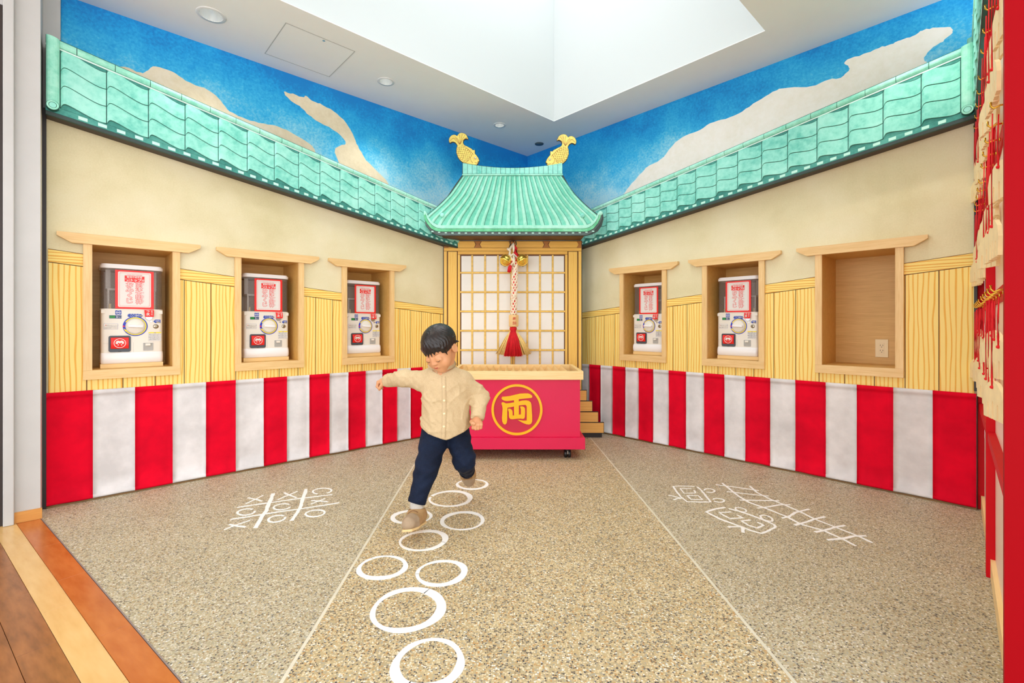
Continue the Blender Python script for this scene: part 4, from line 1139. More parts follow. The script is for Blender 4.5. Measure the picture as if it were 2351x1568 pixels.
# golden fish ornaments standing on the ridge
fish = [(70, 235), (80, 268), (98, 278), (120, 262), (150, 256), (178, 268), (200, 292), (215, 322), (203, 350), (198, 390), (198, 440), (210, 480), (225, 520), (255, 560), (300, 600), (345, 622), (400, 635), (450, 645), (510, 648), (552, 650), (560, 628), (580, 612), (566, 598), (594, 582), (590, 555), (575, 520), (545, 478), (520, 452), (520, 420), (515, 384), (485, 392), (455, 362), (420, 345), (385, 325), (345, 308), (328, 292), (318, 262), (325, 232), (350, 208), (380, 206), (402, 216), (405, 195), (388, 155), (365, 125), (330, 104), (290, 96), (250, 105), (225, 128), (213, 150), (190, 132), (155, 127), (115, 142), (85, 175), (72, 205)]
def fp(x, y): return ((1020 + x / 7.347 - HX) / FPX * YR, CAMZ + (HY - (290 + y / 7.347)) / FPX * YR)
def make_fish():
    o = fp(400, 640)
    R = thing('fish_ornament', 'golden fish ornament at the left end of the shrine roof ridge', 'ornament', T((o[0], YR + .0145, o[1])), 'golden fish on the shrine roof')
    L = lambda p: (fp(*p)[0] - o[0], fp(*p)[1] - o[1])
    MB().prism([L(p) for p in fish], 0, .014).build('back_plate', 'fish edge', R)
    c = (330, 400)
    ins = []
    for i in range(len(fish)):
        a, b, d = fish[i - 1], fish[i], fish[(i + 1) % len(fish)]
        t = Vector((d[0] - a[0], d[1] - a[1])).normalized(); ins.append((b[0] - t.y * 8, b[1] + t.x * 8))
    if abs(sum(ins[i][0] * ins[(i + 1) % len(ins)][1] - ins[(i + 1) % len(ins)][0] * ins[i][1] for i in range(len(ins)))) > abs(sum(fish[i][0] * fish[(i + 1) % len(fish)][1] - fish[(i + 1) % len(fish)][0] * fish[i][1] for i in range(len(fish)))):
        ins = [(2 * f[0] - q[0], 2 * f[1] - q[1]) for f, q in zip(fish, ins)]
    MB().prism([L(p) for p in ins], -.006, -.0002).build('body', 'gold leaf', R)
    # scales in rows along the body axis from tail to head
    a0, a1 = Vector((255, 330)), Vector((450, 560)); ax = (a1 - a0).normalized(); pv = Vector((-ax.y, ax.x))
    for i in range(7):
        for j in range(-2, 4):
            w = 46 * (1 - abs(i - 3.2) / 9)
            p = a0 + ax * (i * 40 + (20 if j % 2 else 0)) + pv * (j * w * .72 + 14)
            if p.y > 600 or p.x < 222 or (p - a1).length < 45 or p.x > 470: continue
            if pv.dot(p - a0) < -52: continue
            m = MB(); t0 = math.atan2(ax.y, ax.x); pts = [L((p.x + 21 * math.cos(t0 + t), p.y + 21 * math.sin(t0 + t))) for t in np.linspace(-1.9, 1.9, 9)]
            m.prism(pts, -.0095, -.006); m.build('scale', 'gold leaf', R)
            pts = [L((p.x + 25 * math.cos(t0 + t), p.y + 25 * math.sin(t0 + t))) for t in np.linspace(-1.9, 1.9, 9)]
            MB().prism(pts, -.0078, -.0059).build('scale_line', 'gold line', R)
    def stroke(pts, w, nm='drawn_line', mt='gold line'):
        q = [L(p) for p in pts]; m = MB(); lft = []; rgt = []
        for i in range(len(q)):
            a, b = q[max(i - 1, 0)], q[min(i + 1, len(q) - 1)]; d = Vector((b[0] - a[0], b[1] - a[1])).normalized()
            lft.append((q[i][0] - d.y * w, q[i][1] + d.x * w)); rgt.append((q[i][0] + d.y * w, q[i][1] - d.x * w))
        m.prism(lft + rgt[::-1], -.0074, -.0058); m.build(nm, mt, R)
    for e in ((95, 240, 150, 190), (130, 195, 190, 195), (175, 165, 225, 210), (250, 135, 262, 205), (300, 125, 285, 210), (350, 140, 300, 215), (385, 185, 312, 225)):
        stroke([(e[0], e[1]), (e[2], e[3]), (262, 300)], .0011, 'tail_line')
    for k in range(6): x = 360 + 24 * k; y = 332 + 22 * k; stroke([(x, y), (x - 18, y + 34)], .0011, 'fin_line')
    stroke([(330, 330), (400, 380), (470, 450), (500, 480)], .0012, 'fin_line')
    stroke([(470, 470), (440, 520), (450, 580), (480, 610)], .0016, 'gill_line')
    stroke([(510, 600), (545, 612), (565, 598)], .0014, 'mouth_line')
    e = L((522, 528)); MB().prism(circle(*e, .009, 14), -.009, -.006).build('eye', 'gold line', R); MB().prism(circle(*e, .006, 12), -.0105, -.009).build('eye_white', 'white line', R)
    return R
f1 = make_fish()
mx = 2 * (1181 / 4.2745 + 900 - HX) / FPX * YR                                # mirror about the middle of the roof
o1 = fp(400, 640)
f2 = thing('fish_ornament', 'golden fish ornament at the right end of the shrine roof ridge', 'ornament', T((mx - o1[0] + .004, YR + .0145, o1[1] - .012)), 'golden fish on the shrine roof')
for ch in f1.children:
    me = ch.data.copy()
    for vv in me.vertices: vv.co.x = -vv.co.x
    me.flip_normals(); c = bpy.data.objects.new(ch.name.split('.')[0], me); COL.objects.link(c); c.parent = f2

# ================================================================ BELL ROPE
YP = 4.21
px = YP / FPX
bz = lambda y: CAMZ + (HY - y) * px
bxx = (1178.3 - HX) * px
br = thing('bell_rope', 'red and white shrine bell rope with golden bells and tassel', 'bell rope', T((bxx, YP, bz(553))))
def RBD(m, nm, mt, sm=False, par=None): return mesh_obj(nm, [(p[0], p[1], p[2] - bz(553)) for p in m.v], m.f, mt, par or br, None, sm)
def torus(m, c, R, r, axis='y', seg=20, s2=8, flat=1.0):
    v = []; f = []
    for i in range(seg):
        a = 2 * math.pi * i / seg
        for j in range(s2):
            b = 2 * math.pi * j / s2; q = R + r * math.cos(b)
            p = (q * math.cos(a), r * math.sin(b), q * math.sin(a) * flat) if axis == 'y' else (q * math.cos(a), q * math.sin(a) * flat, r * math.sin(b))
            v.append((p[0] + c[0], p[1] + c[1], p[2] + c[2]))
    for i in range(seg):
        for j in range(s2): f.append((i * s2 + j, i * s2 + (j + 1) % s2, ((i + 1) % seg) * s2 + (j + 1) % s2, ((i + 1) % seg) * s2 + j))
    return m.add(v, f)
m = MB().tube([(0, 0, bz(553) - .001), (0, 0, bz(556))], .006, 8); torus(m, (0, 0, bz(559)), .028, .004)
torus(m, (-.012, .004, bz(566)), .022, .003); RBD(m, 'hook_ring', 'iron', True)
# rope: white core with a wound net of white and red strands
rz0, rz1, rr = bz(722.5), bz(606), .0245
lean = lambda z: .004 + .012 * (z - rz0) / (rz1 - rz0)
RBD(MB().tube([(lean(z), 0, z) for z in np.linspace(rz0, bz(570), 14)], [rr * .86] * 10 + [rr * .8, rr * .8, rr * .7, rr * .4], 14), 'rope_core', 'rope red', True)
for k in range(10):
    hand = 1 if k % 2 else -1; ph = 2 * math.pi * (k // 2) / 5
    pts = []
    for z in np.linspace(rz0, rz1 + .02, 60):
        t = ph + hand * (z - rz0) * 26; wob = 1 + .06 * math.sin((z - rz0) * 130 * hand + k)
        pts.append((lean(z) + rr * .88 * wob * math.cos(t), rr * .88 * wob * math.sin(t), z))
    RBD(MB().tube(pts, .0082, 6, flat=.7), 'rope_strand', 'rope white', True)
for k in range(3):
    pts = [(lean(z) + rr * .95 * math.cos(2.1 * k + (z - rz0) * 17), rr * .95 * math.sin(2.1 * k + (z - rz0) * 17), z) for z in np.linspace(rz0, rz1 + .02, 50)]
    RBD(MB().tube(pts, .0085, 6, flat=.6), 'rope_strand', 'rope white', True)
# loop above the bells
for s in (-1, 1):
    RBD(MB().tube([(s * .006, -.01, bz(562)), (s * .026, -.012, bz(572)), (s * .034, -.01, bz(584)), (s * .02, -.016, bz(594)), (-s * .012, -.026, bz(604))], [.008, .013, .014, .013, .011], 8), 'rope_loop', 'rope red' if s > 0 else 'rope white', True)
RBD(MB().tube([(-.03, -.02, bz(590)), (0, -.032, bz(584)), (.034, -.02, bz(592)), (.01, -.034, bz(600)), (-.02, -.03, bz(610))], .009, 8), 'rope_knot', 'rope white', True)
RBD(MB().tube([(.0, -.012, bz(559)), (.004, -.02, bz(570)), (.002, -.026, bz(580))], [.009, .011, .006], 8), 'rope_loop', 'rope white', True)
RBD(MB().tube([(.008, -.03, bz(588)), (.004, -.034, bz(600)), (.01, -.032, bz(612))], [.012, .014, .010], 8), 'rope_wrap', 'rope white', True)
RBD(MB().tube([(-.05, -.005, bz(571)), (-.04, -.01, bz(574)), (-.02, -.012, bz(578))], [.012, .010, .007], 8), 'rope_end', 'rope white', True)
m = MB()
for k in range(9): a = -.6 + .14 * k; m.tube([(-.014, -.022, bz(606)), (-.030 + .012 * math.sin(a * 3), -.028, bz(614)), (-.036 + .05 * a * .5, -.028 - .004 * (k % 3), bz(627 - 3 * abs(a)))], [.005, .006, .003], 6)
RBD(m, 'small_tassel', 'rope red', True)
for s in (-1, 1):
    bc = Vector(((1198.5 - 1178.3 if s > 0 else 1161 - 1178.3) * px, -.012, bz(598)))
    rot = Matrix.Rotation(math.radians(-28 * s), 4, 'Y')
    prof = [(0.0, .054), (.018, .052), (.036, .041), (.048, .024), (.0525, .006), (.0555, .004), (.0565, -.001), (.0555, -.006), (.0525, -.008), (.049, -.024), (.037, -.042), (.02, -.0515), (0, -.054)]
    b = RBD(MB().lathe(prof[::-1], 28, T(bc) @ rot), 'bell', 'gold metal', True)
    tip = rot @ Vector((0, 0, -.0535))
    RBD(MB().add([bc + rot @ Vector((x, y, z)) for x, y, z in ((-.03, -.0035, -.047), (.03, -.0035, -.047), (.03, .0035, -.047), (-.03, .0035, -.047), (-.02, -.003, -.0545), (.02, -.003, -.0545), (.02, .003, -.0545), (-.02, .003, -.0545))], [(0, 1, 5, 4), (1, 2, 6, 5), (2, 3, 7, 6), (3, 0, 4, 7), (4, 5, 6, 7), (3, 2, 1, 0)]), 'bell_slit', 'iron', False, b)
    torus(MB(), (0, 0, 0), .01, .003)
    m = MB(); torus(m, tuple(bc - Vector((s * .045, 0, -.035))), .010, .003); RBD(m, 'bell_eye', 'gold metal', True, b)
# wooden block with lettering
zb0, zb1 = bz(750), bz(723); cxx = (1179.3 - 1178.3) * px
blk = RBD(MB().lathe([(.040, zb0), (.0465, zb0 + .006), (.0475, zb1 - .004), (.045, zb1)], 8, T((cxx, 0, 0)) @ Matrix.Rotation(math.radians(22.5), 4, 'Z')), 'wooden_block', 'block wood')
m = MB(); put(m, *text_mesh('奉', .034, .02), cxx + .006, -.0445, bz(732)); put(m, *text_mesh('納', .034, .02), cxx + .006, -.0445, bz(741.5)); RBD(m, 'block_lettering', 'ink red', False, blk)
# tassel
RBD(MB().lathe([(.026, bz(750.5)), (.031, bz(753)), (.031, bz(757)), (.026, bz(759.5))][::-1], 20), 'tassel_neck', 'rope red', True)
RBD(MB().lathe([(.028, bz(750.5)), (.0345, bz(753.5)), (.0345, bz(755.5)), (.030, bz(758))][::-1], 20, T((0, .012, 0))), 'tassel_collar', 'straw', True)
def tassel(n, r0, r1, zt, zbm, red):
    m = MB()
    for i in range(n):
        a = random.uniform(0, 2 * math.pi); q = math.sqrt(random.random())
        k = math.cos(a) * q
        x0, y0 = r0 * q * math.cos(a), r0 * q * math.sin(a) * .8
        x1, y1 = r1 * q * math.cos(a), r1 * q * math.sin(a) * (.45 if red else .22)
        if red: y0 -= .012; y1 -= .040
        ze = zbm + random.uniform(-.004, .010) + (.03 * max(0, abs(x1) / .165 - .75) if not red else 0)
        m.tube([(x0, y0, zt), (x0 + (x1 - x0) * .42, y0 + (y1 - y0) * .42, zt + (ze - zt) * .38), (x1, y1, ze)], [.0022, .0032, .0022], 4, cap=True)
    return m
o = RBD(tassel(420, .022, .165, bz(757), bz(814), False), 'straw_tassel', 'straw', True); o['kind'] = 'stuff'
o = RBD(tassel(320, .020, .085, bz(757), bz(817), True), 'red_tassel', 'rope red', True); o['kind'] = 'stuff'

# ================================================================ OFFERING BOX
BX, BY0, BY1 = .0355, 3.485, 4.12
ob = thing('offering_box', 'pink wooden offering box with slatted top and yellow emblem', 'offering box', T((BX, (BY0 + BY1) / 2, 0)))
dy = (BY1 - BY0) / 2
MB().box(-.510, .510, -dy, dy, .0765, .163, .002).build('base', 'pink paint', ob)
MB().box(-.477, .477, -dy + .034, dy - .034, .1635, .596).build('body', 'pink paint', ob)
z0, z1, w = .5965, .660, .030
for nm, b in (('tray_front', (-.497, .497, -dy, -dy + w)), ('tray_back', (-.497, .497, dy - w, dy)), ('tray_side', (-.497, -.497 + w, -dy + w, dy - w)), ('tray_side', (.497 - w, .497, -dy + w, dy - w))):
    MB().box(*b, z0, z1, .0012).build(nm, 'pale pine', ob)
MB().box(-.467, .467, -dy + w, dy - w, .597, .602).build('tray_floor', 'outline brown', ob)
for i in range(16):
    x = .385 - .0587 * i
    MB().prism([(x - .019, .603), (x + .024, .603), (x + .004, .654)], -dy + w + .001, dy - w - .001).build('slat', 'pale pine', ob)
ec = (0.0015, 1 - (940.5 - HY) / FPX * 3.51); fy = -dy + .034
MB().prism(circle(*ec, .1735, 64), fy - .006, fy).build('emblem_disc', 'crimson paint', ob)
MB().plate(circle(*ec, .1915, 72), [circle(*ec, .1735, 72)], fy - .014, fy).build('emblem_ring', 'gold paint', ob)
ryo = [(405, 490), (430, 460), (500, 455), (620, 440), (760, 405), (880, 378), (1000, 370), (1090, 372), (1150, 395), (1195, 430), (1200, 465), (1170, 488), (1080, 495), (850, 520), (850, 575), (950, 555), (1040, 550), (1110, 565), (1160, 605), (1175, 660), (1185, 800), (1195, 950), (1195, 1090), (1170, 1150), (1120, 1172), (1050, 1165), (980, 1140), (900, 1100), (820, 1052), (900, 1062), (980, 1075), (1050, 1070), (1055, 1060), (1055, 720), (1045, 685), (1020, 668), (940, 672), (852, 680), (852, 915), (905, 912), (905, 800), (900, 760), (885, 720), (900, 703), (950, 705), (990, 725), (1010, 760), (1015, 850), (1005, 980), (990, 1015), (950, 1025), (900, 1018), (800, 1022), (700, 1035), (640, 1030), (605, 1000), (595, 950), (592, 850), (570, 780), (590, 762), (630, 765), (665, 785), (685, 820), (692, 860), (692, 940), (728, 940), (728, 706), (640, 728), (560, 738), (555, 900), (552, 1060), (540, 1130), (515, 1165), (485, 1172), (450, 1150), (425, 1090), (418, 1000), (428, 880), (435, 760), (425, 690), (405, 640), (415, 605), (450, 598), (490, 615), (520, 630), (600, 625), (728, 603), (728, 548), (640, 560), (540, 568), (470, 555), (420, 525)]
k = .1915 / 657.0
MB().prism([(ec[0] + (x - 803) * k, ec[1] - (y - 793) * k) for x, y in ryo], fy - .016, fy - .006).build('emblem_character', 'gold paint', ob)
for x, yv in ((-.39, -dy + .06), (.385, -dy + .06), (-.39, dy - .06), (.385, dy - .06)):
    c = MB().box(x - .03, x + .03, yv - .03, yv + .03, .070, .0764).lathe([(.016, .052), (.018, .070)], 14, T((x, yv, 0))).build('caster', 'black plastic', ob)
    for s in (-1, 1):
        MB().lathe([(.010, -.011), (.027, -.011), (.030, -.007), (.030, .007), (.027, .011), (.010, .011)], 24, T((x + s * .014, yv + .008, .0305)) @ Matrix.Rotation(math.pi / 2, 4, 'Y')).build('wheel', 'black plastic', c, True)
    MB().box(x - .004, x + .004, yv - .020, yv + .02, .030, .056, .002).build('fork', 'steel', c)
# ================================================================ PLAQUE RACK AT THE RIGHT
rk = thing('plaque_rack', 'tall red rack of plaques along the right edge of the room', 'rack', FE)
PX = (0.0, .955, 2.0)
for x in PX[:2]: MB().box(x, x + .045, 0, .026, .001, 2.098 + .085 * x).build('post', 'red lacquer', rk)
MB().box(2.0, 2.045, -.004, .34, .001, 2.84).build('end_post', 'red lacquer shaded', rk)
for a, b in zip(PX[:-1], PX[1:]):
    MB().box(a + .0455, b - .0005, .0262, .036, .001, 2.098 + .085 * a).build('back_board', 'rack board', rk)
    MB().box(a + .0455, b - .0005, .012, .0260, .001, .075).build('foot_board', 'pale pine', rk)
    MB().box(a + .0455, b - .0005, .004, .0260, .545, .580).build('ledge', 'red lacquer', rk)
    for z in (1.10, 1.615, 2.06): MB().box(a + .0455, b - .0005, .020, .0260, z - .02, z + .03).build('hook_rail', 'red lacquer', rk)
MB().box(0, 1.999, .0365, .048, .001, 2.09).build('rear_panel', 'red lacquer', rk)
em = [(-.070, .0), (-.074, .052), (-.062, .082), (-.030, .102), (.0, .108), (.030, .102), (.062, .082), (.074, .052), (.070, .0)]
slots = [(-.036, .046), (.0, .052), (.036, .046)]
bot = []
for cx, h in reversed(slots): bot += [(cx + .005, 0), (cx + .005, h - .006), (cx, h), (cx - .005, h - .006), (cx - .005, 0)]
emo = em + bot
ema_me = None
hook_me = None; hook_src = None; cords = {}
ROWS = ((2.06, 'top'), (1.615, 'middle'), (1.10, 'bottom'))
rng = random.Random(3)
for bi, a in enumerate(PX[:2]):
    for z, rw in ROWS:
        for k in range(5):
            hx = a + .120 + .172 * k
            if hook_src is None:
                m = MB().tube([(0, .022, 0), (0, .002, 0), (0, -.010, -.005), (0, -.016, .002), (0, -.016, .014)], .0028, 8); m.ball((0, .018, 0), (.006, .004, .006), 8, 5)
                hook_src = m.build('hook', 'brass', rk, True); h = hook_src
            else:
                h = hook_src.copy(); COL.objects.link(h); h.parent = rk
            h.location = (hx, 0, z)
            for j in range(2 if rng.random() < .75 else 1):
                drop = (.16, .30)[j] + rng.uniform(-.025, .03)
                if rw == 'bottom': drop = (.13, .26)[j] + rng.uniform(-.02, .02)
                tilt = rng.uniform(-.04, .04); yaw = rng.uniform(.05, .30); yo = .004 - .012 * j
                mtx = FE @ T((hx + rng.uniform(-.012, .012), yo, z - drop)) @ Matrix.Rotation(yaw, 4, 'Z') @ Matrix.Rotation(tilt, 4, 'Y')
                lab = 'pale wooden plaque hanging %s on %s hook, %s row, %s bay of red rack' % (('high', 'low')[j], ('first', 'second', 'third', 'fourth', 'fifth')[k], rw, ('far', 'near')[bi])
                e = thing('votive_plaque', lab, 'plaque', mtx, 'votive plaques on the red rack')
                if ema_me is None:
                    bo = MB().plate([(p[0], p[1] - .108) for p in emo], [circle(0, -.018, .0055, 10)], -.0045, .0045).build('board', 'ema wood', e); ema_me = bo.data
                else:
                    bo = bpy.data.objects.new('board', ema_me); COL.objects.link(bo); bo.parent = e
                L = drop - .02
                key = round(L, 2)
                if key not in cords:
                    m = MB()
                    for s in (-1, 1): m.tube([(0, -.006, -.020), (s * .004, -.006, .01), (s * .0025, -.006, key * .55), (0, -.004, key)], .0014, 6)
                    m.ball((0, -.006, -.018), .005, 8, 6)
                    cords[key] = m
                    c = m.build('cord', 'red cord', e, True); cords[key] = c.data
                else:
                    c = bpy.data.objects.new('cord', cords[key]); COL.objects.link(c); c.parent = e

# ================================================================ PAINT ON THE FLOOR
def ring(cx, cy, rx, ry, w, gap, seed, label):
    r = random.Random(seed); n = 56; pts = []; ws = []
    a0 = r.uniform(0, 6.28); ph = [r.uniform(0, 6.28) for _ in range(4)]
    for i in range(n + 1):
        t = 2 * math.pi * i / n * (1 - gap) + a0
        q = 1 + .022 * math.sin(2 * t + ph[0]) + .012 * math.sin(3 * t + ph[1])
        pts.append((q * (rx - w / 2) * math.cos(t), q * (ry - w / 2) * math.sin(t)))
        ws.append(w * (1 + .38 * math.sin(t + ph[2]) + .12 * math.sin(5 * t + ph[3])))
    o = MB().ribbon(pts, ws, .0002, .0016).build('floor_ring', 'chalk paint', None, matrix=T((cx, cy, 0)))
    tag(o, label, 'floor marking', 'white hopscotch rings')
CI = [(-.251, 2.948, .104, .097, .018, 'small white painted ring furthest back, under the raised rear shoe'),
      (-.358, 2.705, .130, .126, .022, 'white painted ring second from the back, with a small gap'),
      (-.522, 2.445, .111, .092, .020, 'white painted ring partly hidden behind the front shoe'),
      (-.253, 2.398, .116, .115, .020, 'white painted ring to the right of the front shoe'),
      (-.414, 2.178, .113, .108, .020, 'white painted ring just under the toe of the front shoe'),
      (-.537, 1.938, .104, .098, .019, 'left ring of the pair of white rings in front of the boy'),
      (-.288, 1.894, .107, .101, .021, 'right ring of the pair of white rings in front of the boy'),
      (-.370, 1.652, .134, .131, .026, 'widest white painted ring, second from the bottom edge'),
      (-.248, 1.388, .110, .110, .024, 'white painted ring nearest the camera, cut by the bottom edge')]
for i, c in enumerate(CI): ring(*c[:5], (.03 if i == 1 else -.004), 11 + i, c[5])
def strokes(name, lab, cat, items, ox, oy, s, grp=None):
    """items: (part name, width m, points in photo zoom coordinates)"""
    pts = [fl(ox + x / s, oy + y / s) for it in items for x, y in it[2]]
    cx = sum(p[0] for p in pts) / len(pts); cy = sum(p[1] for p in pts) / len(pts)
    R = thing(name, lab, cat, T((cx, cy, 0)), grp)
    for si, (nm, w, pp) in enumerate(items):
        q = [fl(ox + x / s, oy + y / s) for x, y in pp]
        q = [(a - cx, b - cy) for a, b in q]
        # subdivide with slight wobble
        d = []
        for i in range(len(q) - 1):
            for t in (0, .34, .67): d.append((q[i][0] + (q[i + 1][0] - q[i][0]) * t + random.uniform(-.0012, .0012), q[i][1] + (q[i + 1][1] - q[i][1]) * t + random.uniform(-.0012, .0012)))
        d.append(q[-1])
        MB().ribbon(d, [w * random.uniform(.8, 1.2) for _ in d], .0002, .0013 + .00009 * si).build(nm, 'chalk paint', R)
    return R
def oval(cx, cy, rx, ry, tilt=0, a0=0, a1=360, n=14):
    out = []
    for i in range(n + 1):
        t = math.radians(a0 + (a1 - a0) * i / n); x, y = rx * math.cos(t), ry * math.sin(t); c, s = math.cos(math.radians(tilt)), math.sin(math.radians(tilt))
        out.append((cx + x * c - y * s, cy + x * s + y * c))
    return out
TT = [('grid_stroke', .013, [(445, 590), (700, 550), (960, 515), (1300, 465), (1500, 440), (1960, 385)]), ('grid_stroke', .013, [(340, 780), (600, 740), (900, 690), (1250, 640), (1500, 605), (2065, 515)]),
      ('grid_stroke', .020, [(1020, 365), (985, 450), (945, 540), (910, 640), (850, 720), (790, 820), (735, 915)]), ('grid_stroke', .019, [(1540, 295), (1520, 370), (1485, 460), (1460, 560), (1420, 640), (1370, 720), (1310, 800)]),
      ('cross', .010, [(620, 435), (740, 460), (845, 490)]), ('cross', .010, [(860, 398), (740, 460), (585, 530)]),
      ('cross', .011, [(1190, 355), (1280, 395), (1390, 435)]), ('cross', .010, [(1400, 335), (1260, 395), (1090, 468)]),
      ('nought', .010, oval(1795, 330, 150, 45, -4, 120, 420)), ('nought', .011, oval(590, 662, 140, 48, -6, 0, 320)), ('nought', .009, oval(1160, 580, 138, 46, -7, 20, 330)),
      ('cross', .009, [(1620, 480), (1760, 490), (1885, 498)]), ('cross', .009, [(1840, 450), (1740, 490), (1620, 535)]),
      ('cross', .011, [(320, 860), (450, 885), (580, 900)]), ('cross', .008, [(655, 795), (430, 870), (240, 945)]), ('nought', .011, oval(1075, 770, 140, 50, -10, 0, 330)), ('nought', .010, oval(1685, 685, 155, 52, -6, 0, 360))]
strokes('noughts_and_crosses', 'white noughts and crosses game painted on the left floor slab', 'floor marking', TT, 480, 1080, 6.915)
TK = [('rail_stroke', .013, [(650, 90), (735, 160), (830, 235), (940, 300), (1100, 355), (1340, 450), (1500, 535), (1750, 605), (1940, 690), (2095, 770)]), ('rail_stroke', .012, [(950, 125), (1020, 190), (1180, 270), (1330, 330), (1490, 400), (1660, 485), (1880, 570), (2110, 660), (2270, 735)]),
      ('sleeper', .010, [(580, 108), (800, 135), (1045, 172)]), ('sleeper', .010, [(700, 182), (900, 205), (1150, 232)]), ('sleeper', .012, [(840, 275), (1050, 278), (1265, 282)]), ('sleeper', .012, [(1030, 362), (1150, 348), (1270, 325), (1385, 325)]),
      ('sleeper', .014, [(1295, 470), (1370, 455), (1440, 410), (1590, 372)]), ('sleeper', .014, [(1430, 545), (1550, 515), (1650, 480), (1760, 455)]), ('sleeper', .014, [(1650, 620), (1760, 600), (1860, 572), (1975, 548)]), ('sleeper', .013, [(1785, 705), (1950, 690), (2080, 665), (2205, 662)])]
strokes('railway_track_drawing', 'white railway track painted on the right floor slab', 'floor marking', TK, 1520, 1090, 4.702)
T1 = [('outline', .011, [(348, 126), (230, 122), (120, 125), (150, 175), (200, 235), (270, 292), (400, 295), (525, 295), (470, 225), (430, 175), (380, 130)]), ('window', .009, [(315, 150), (195, 148), (240, 200), (360, 198), (350, 170)]), ('window', .009, [(270, 225), (390, 225), (435, 268), (315, 268), (270, 225)]),
      ('wheel', .009, oval(512, 172, 56, 20, 6, 170, 480)), ('wheel', .009, oval(610, 277, 62, 20, 6, 190, 500)), ('pantograph', .010, [(75, 222), (150, 240), (210, 255)]), ('pantograph', .010, [(125, 272), (170, 258), (210, 255)])]
strokes('train_drawing', 'small square train painted in white on the right floor slab', 'floor marking', T1, 1520, 1090, 4.702, 'white painted trains')
T2 = [('outline', .013, [(680, 352), (570, 372), (478, 402), (620, 475), (850, 560), (950, 600), (1075, 635), (1150, 605), (1225, 565), (1210, 540), (1100, 490), (940, 430), (830, 395), (720, 365)]), ('window', .010, [(745, 402), (620, 410), (690, 452), (745, 475), (870, 465), (810, 435)]), ('window', .011, [(950, 490), (860, 500), (930, 545), (1030, 578), (1095, 545), (1030, 515)]),
      ('wheel', .008, oval(850, 378, 62, 20, 14, 0, 360)), ('wheel', .010, oval(1128, 470, 70, 26, 18, 0, 360)), ('pantograph', .011, [(710, 565), (800, 560), (865, 562)]), ('pantograph', .014, [(875, 625), (872, 590), (865, 562)])]
strokes('train_drawing', 'longer train painted in white, nearest the floor joint', 'floor marking', T2, 1520, 1090, 4.702, 'white painted trains')
# ================================================================ THE BOY
def nets(fn, lo, hi, h):
    """surface of a signed distance function: dual (surface nets) mesh"""
    ax = [np.arange(lo[i], hi[i] + h, h) for i in range(3)]
    X, Y, Z = np.meshgrid(*ax, indexing='ij')
    F = fn(X.ravel(), Y.ravel(), Z.ravel()).reshape(X.shape)
    S = F < 0; nx, ny, nz = (d - 1 for d in F.shape)
    acc = np.zeros((nx, ny, nz, 3)); cnt = np.zeros((nx, ny, nz))
    for a in range(3):
        o1, o2 = [b for b in range(3) if b != a]
        for p in (0, 1):
            for q in (0, 1):
                s0 = [None] * 3; s1 = [None] * 3; dims = (nx, ny, nz)
                for b, off in ((o1, p), (o2, q)): s0[b] = s1[b] = slice(off, off + dims[b])
                s0[a] = slice(0, dims[a]); s1[a] = slice(1, dims[a] + 1)
                f0, f1 = F[tuple(s0)], F[tuple(s1)]
                mk = (f0 < 0) != (f1 < 0)
                den = np.where(mk, f0 - f1, 1); t = np.where(mk, f0 / den, 0)
                acc[..., a] += np.where(mk, t, 0); acc[..., o1] += np.where(mk, p, 0); acc[..., o2] += np.where(mk, q, 0); cnt += mk
    on = cnt > 0; idx = -np.ones((nx, ny, nz), dtype=np.int64); idx[on] = np.arange(on.sum())
    ijk = np.argwhere(on); V = np.array(lo) + (ijk + acc[on] / cnt[on][:, None]) * h
    faces = []
    for a in range(3):
        o1, o2 = [(1, 2), (2, 0), (0, 1)][a]
        s0 = [slice(1, -1)] * 3; s1 = [slice(1, -1)] * 3; s0[a] = slice(0, -1); s1[a] = slice(1, None)
        A, B = S[tuple(s0)], S[tuple(s1)]
        for flip in (False, True):
            e = np.argwhere((A != B) & (A == (not flip)))
            if len(e) == 0: continue
            base = e.copy(); base[:, o1] += 1; base[:, o2] += 1
            def at_(d1, d2):
                q = base.copy(); q[:, o1] += d1; q[:, o2] += d2; return idx[q[:, 0], q[:, 1], q[:, 2]]
            quad = np.stack([at_(-1, -1), at_(0, -1), at_(0, 0), at_(-1, 0)], 1)
            faces.append(quad[:, ::-1] if flip else quad)
    Q = np.concatenate(faces)
    return V, Q[(Q >= 0).all(1)]
def relax(V, Q, it=2, lam=.5):
    E = np.concatenate([Q[:, [0, 1]], Q[:, [1, 2]], Q[:, [2, 3]], Q[:, [3, 0]]]); E = np.concatenate([E, E[:, ::-1]])
    for _ in range(it):
        s = np.zeros_like(V); c = np.zeros(len(V))
        np.add.at(s, E[:, 0], V[E[:, 1]]); np.add.at(c, E[:, 0], 1)
        V = V + lam * (s / c[:, None] - V)
    return V
def cone(p, a, b, r0, r1):
    a = np.asarray(a, float); b = np.asarray(b, float); d = b - a
    t = np.clip(((p[0] - a[0]) * d[0] + (p[1] - a[1]) * d[1] + (p[2] - a[2]) * d[2]) / (d @ d), 0, 1)
    return np.sqrt((p[0] - a[0] - t * d[0]) ** 2 + (p[1] - a[1] - t * d[1]) ** 2 + (p[2] - a[2] - t * d[2]) ** 2) - (r0 + (r1 - r0) * t)
def ell(p, c, r):
    q = [(p[i] - c[i]) / r[i] for i in range(3)]; k0 = np.sqrt(q[0] ** 2 + q[1] ** 2 + q[2] ** 2)
    k1 = np.sqrt((q[0] / r[0]) ** 2 + (q[1] / r[1]) ** 2 + (q[2] / r[2]) ** 2) + 1e-9
    return k0 * (k0 - 1) / k1
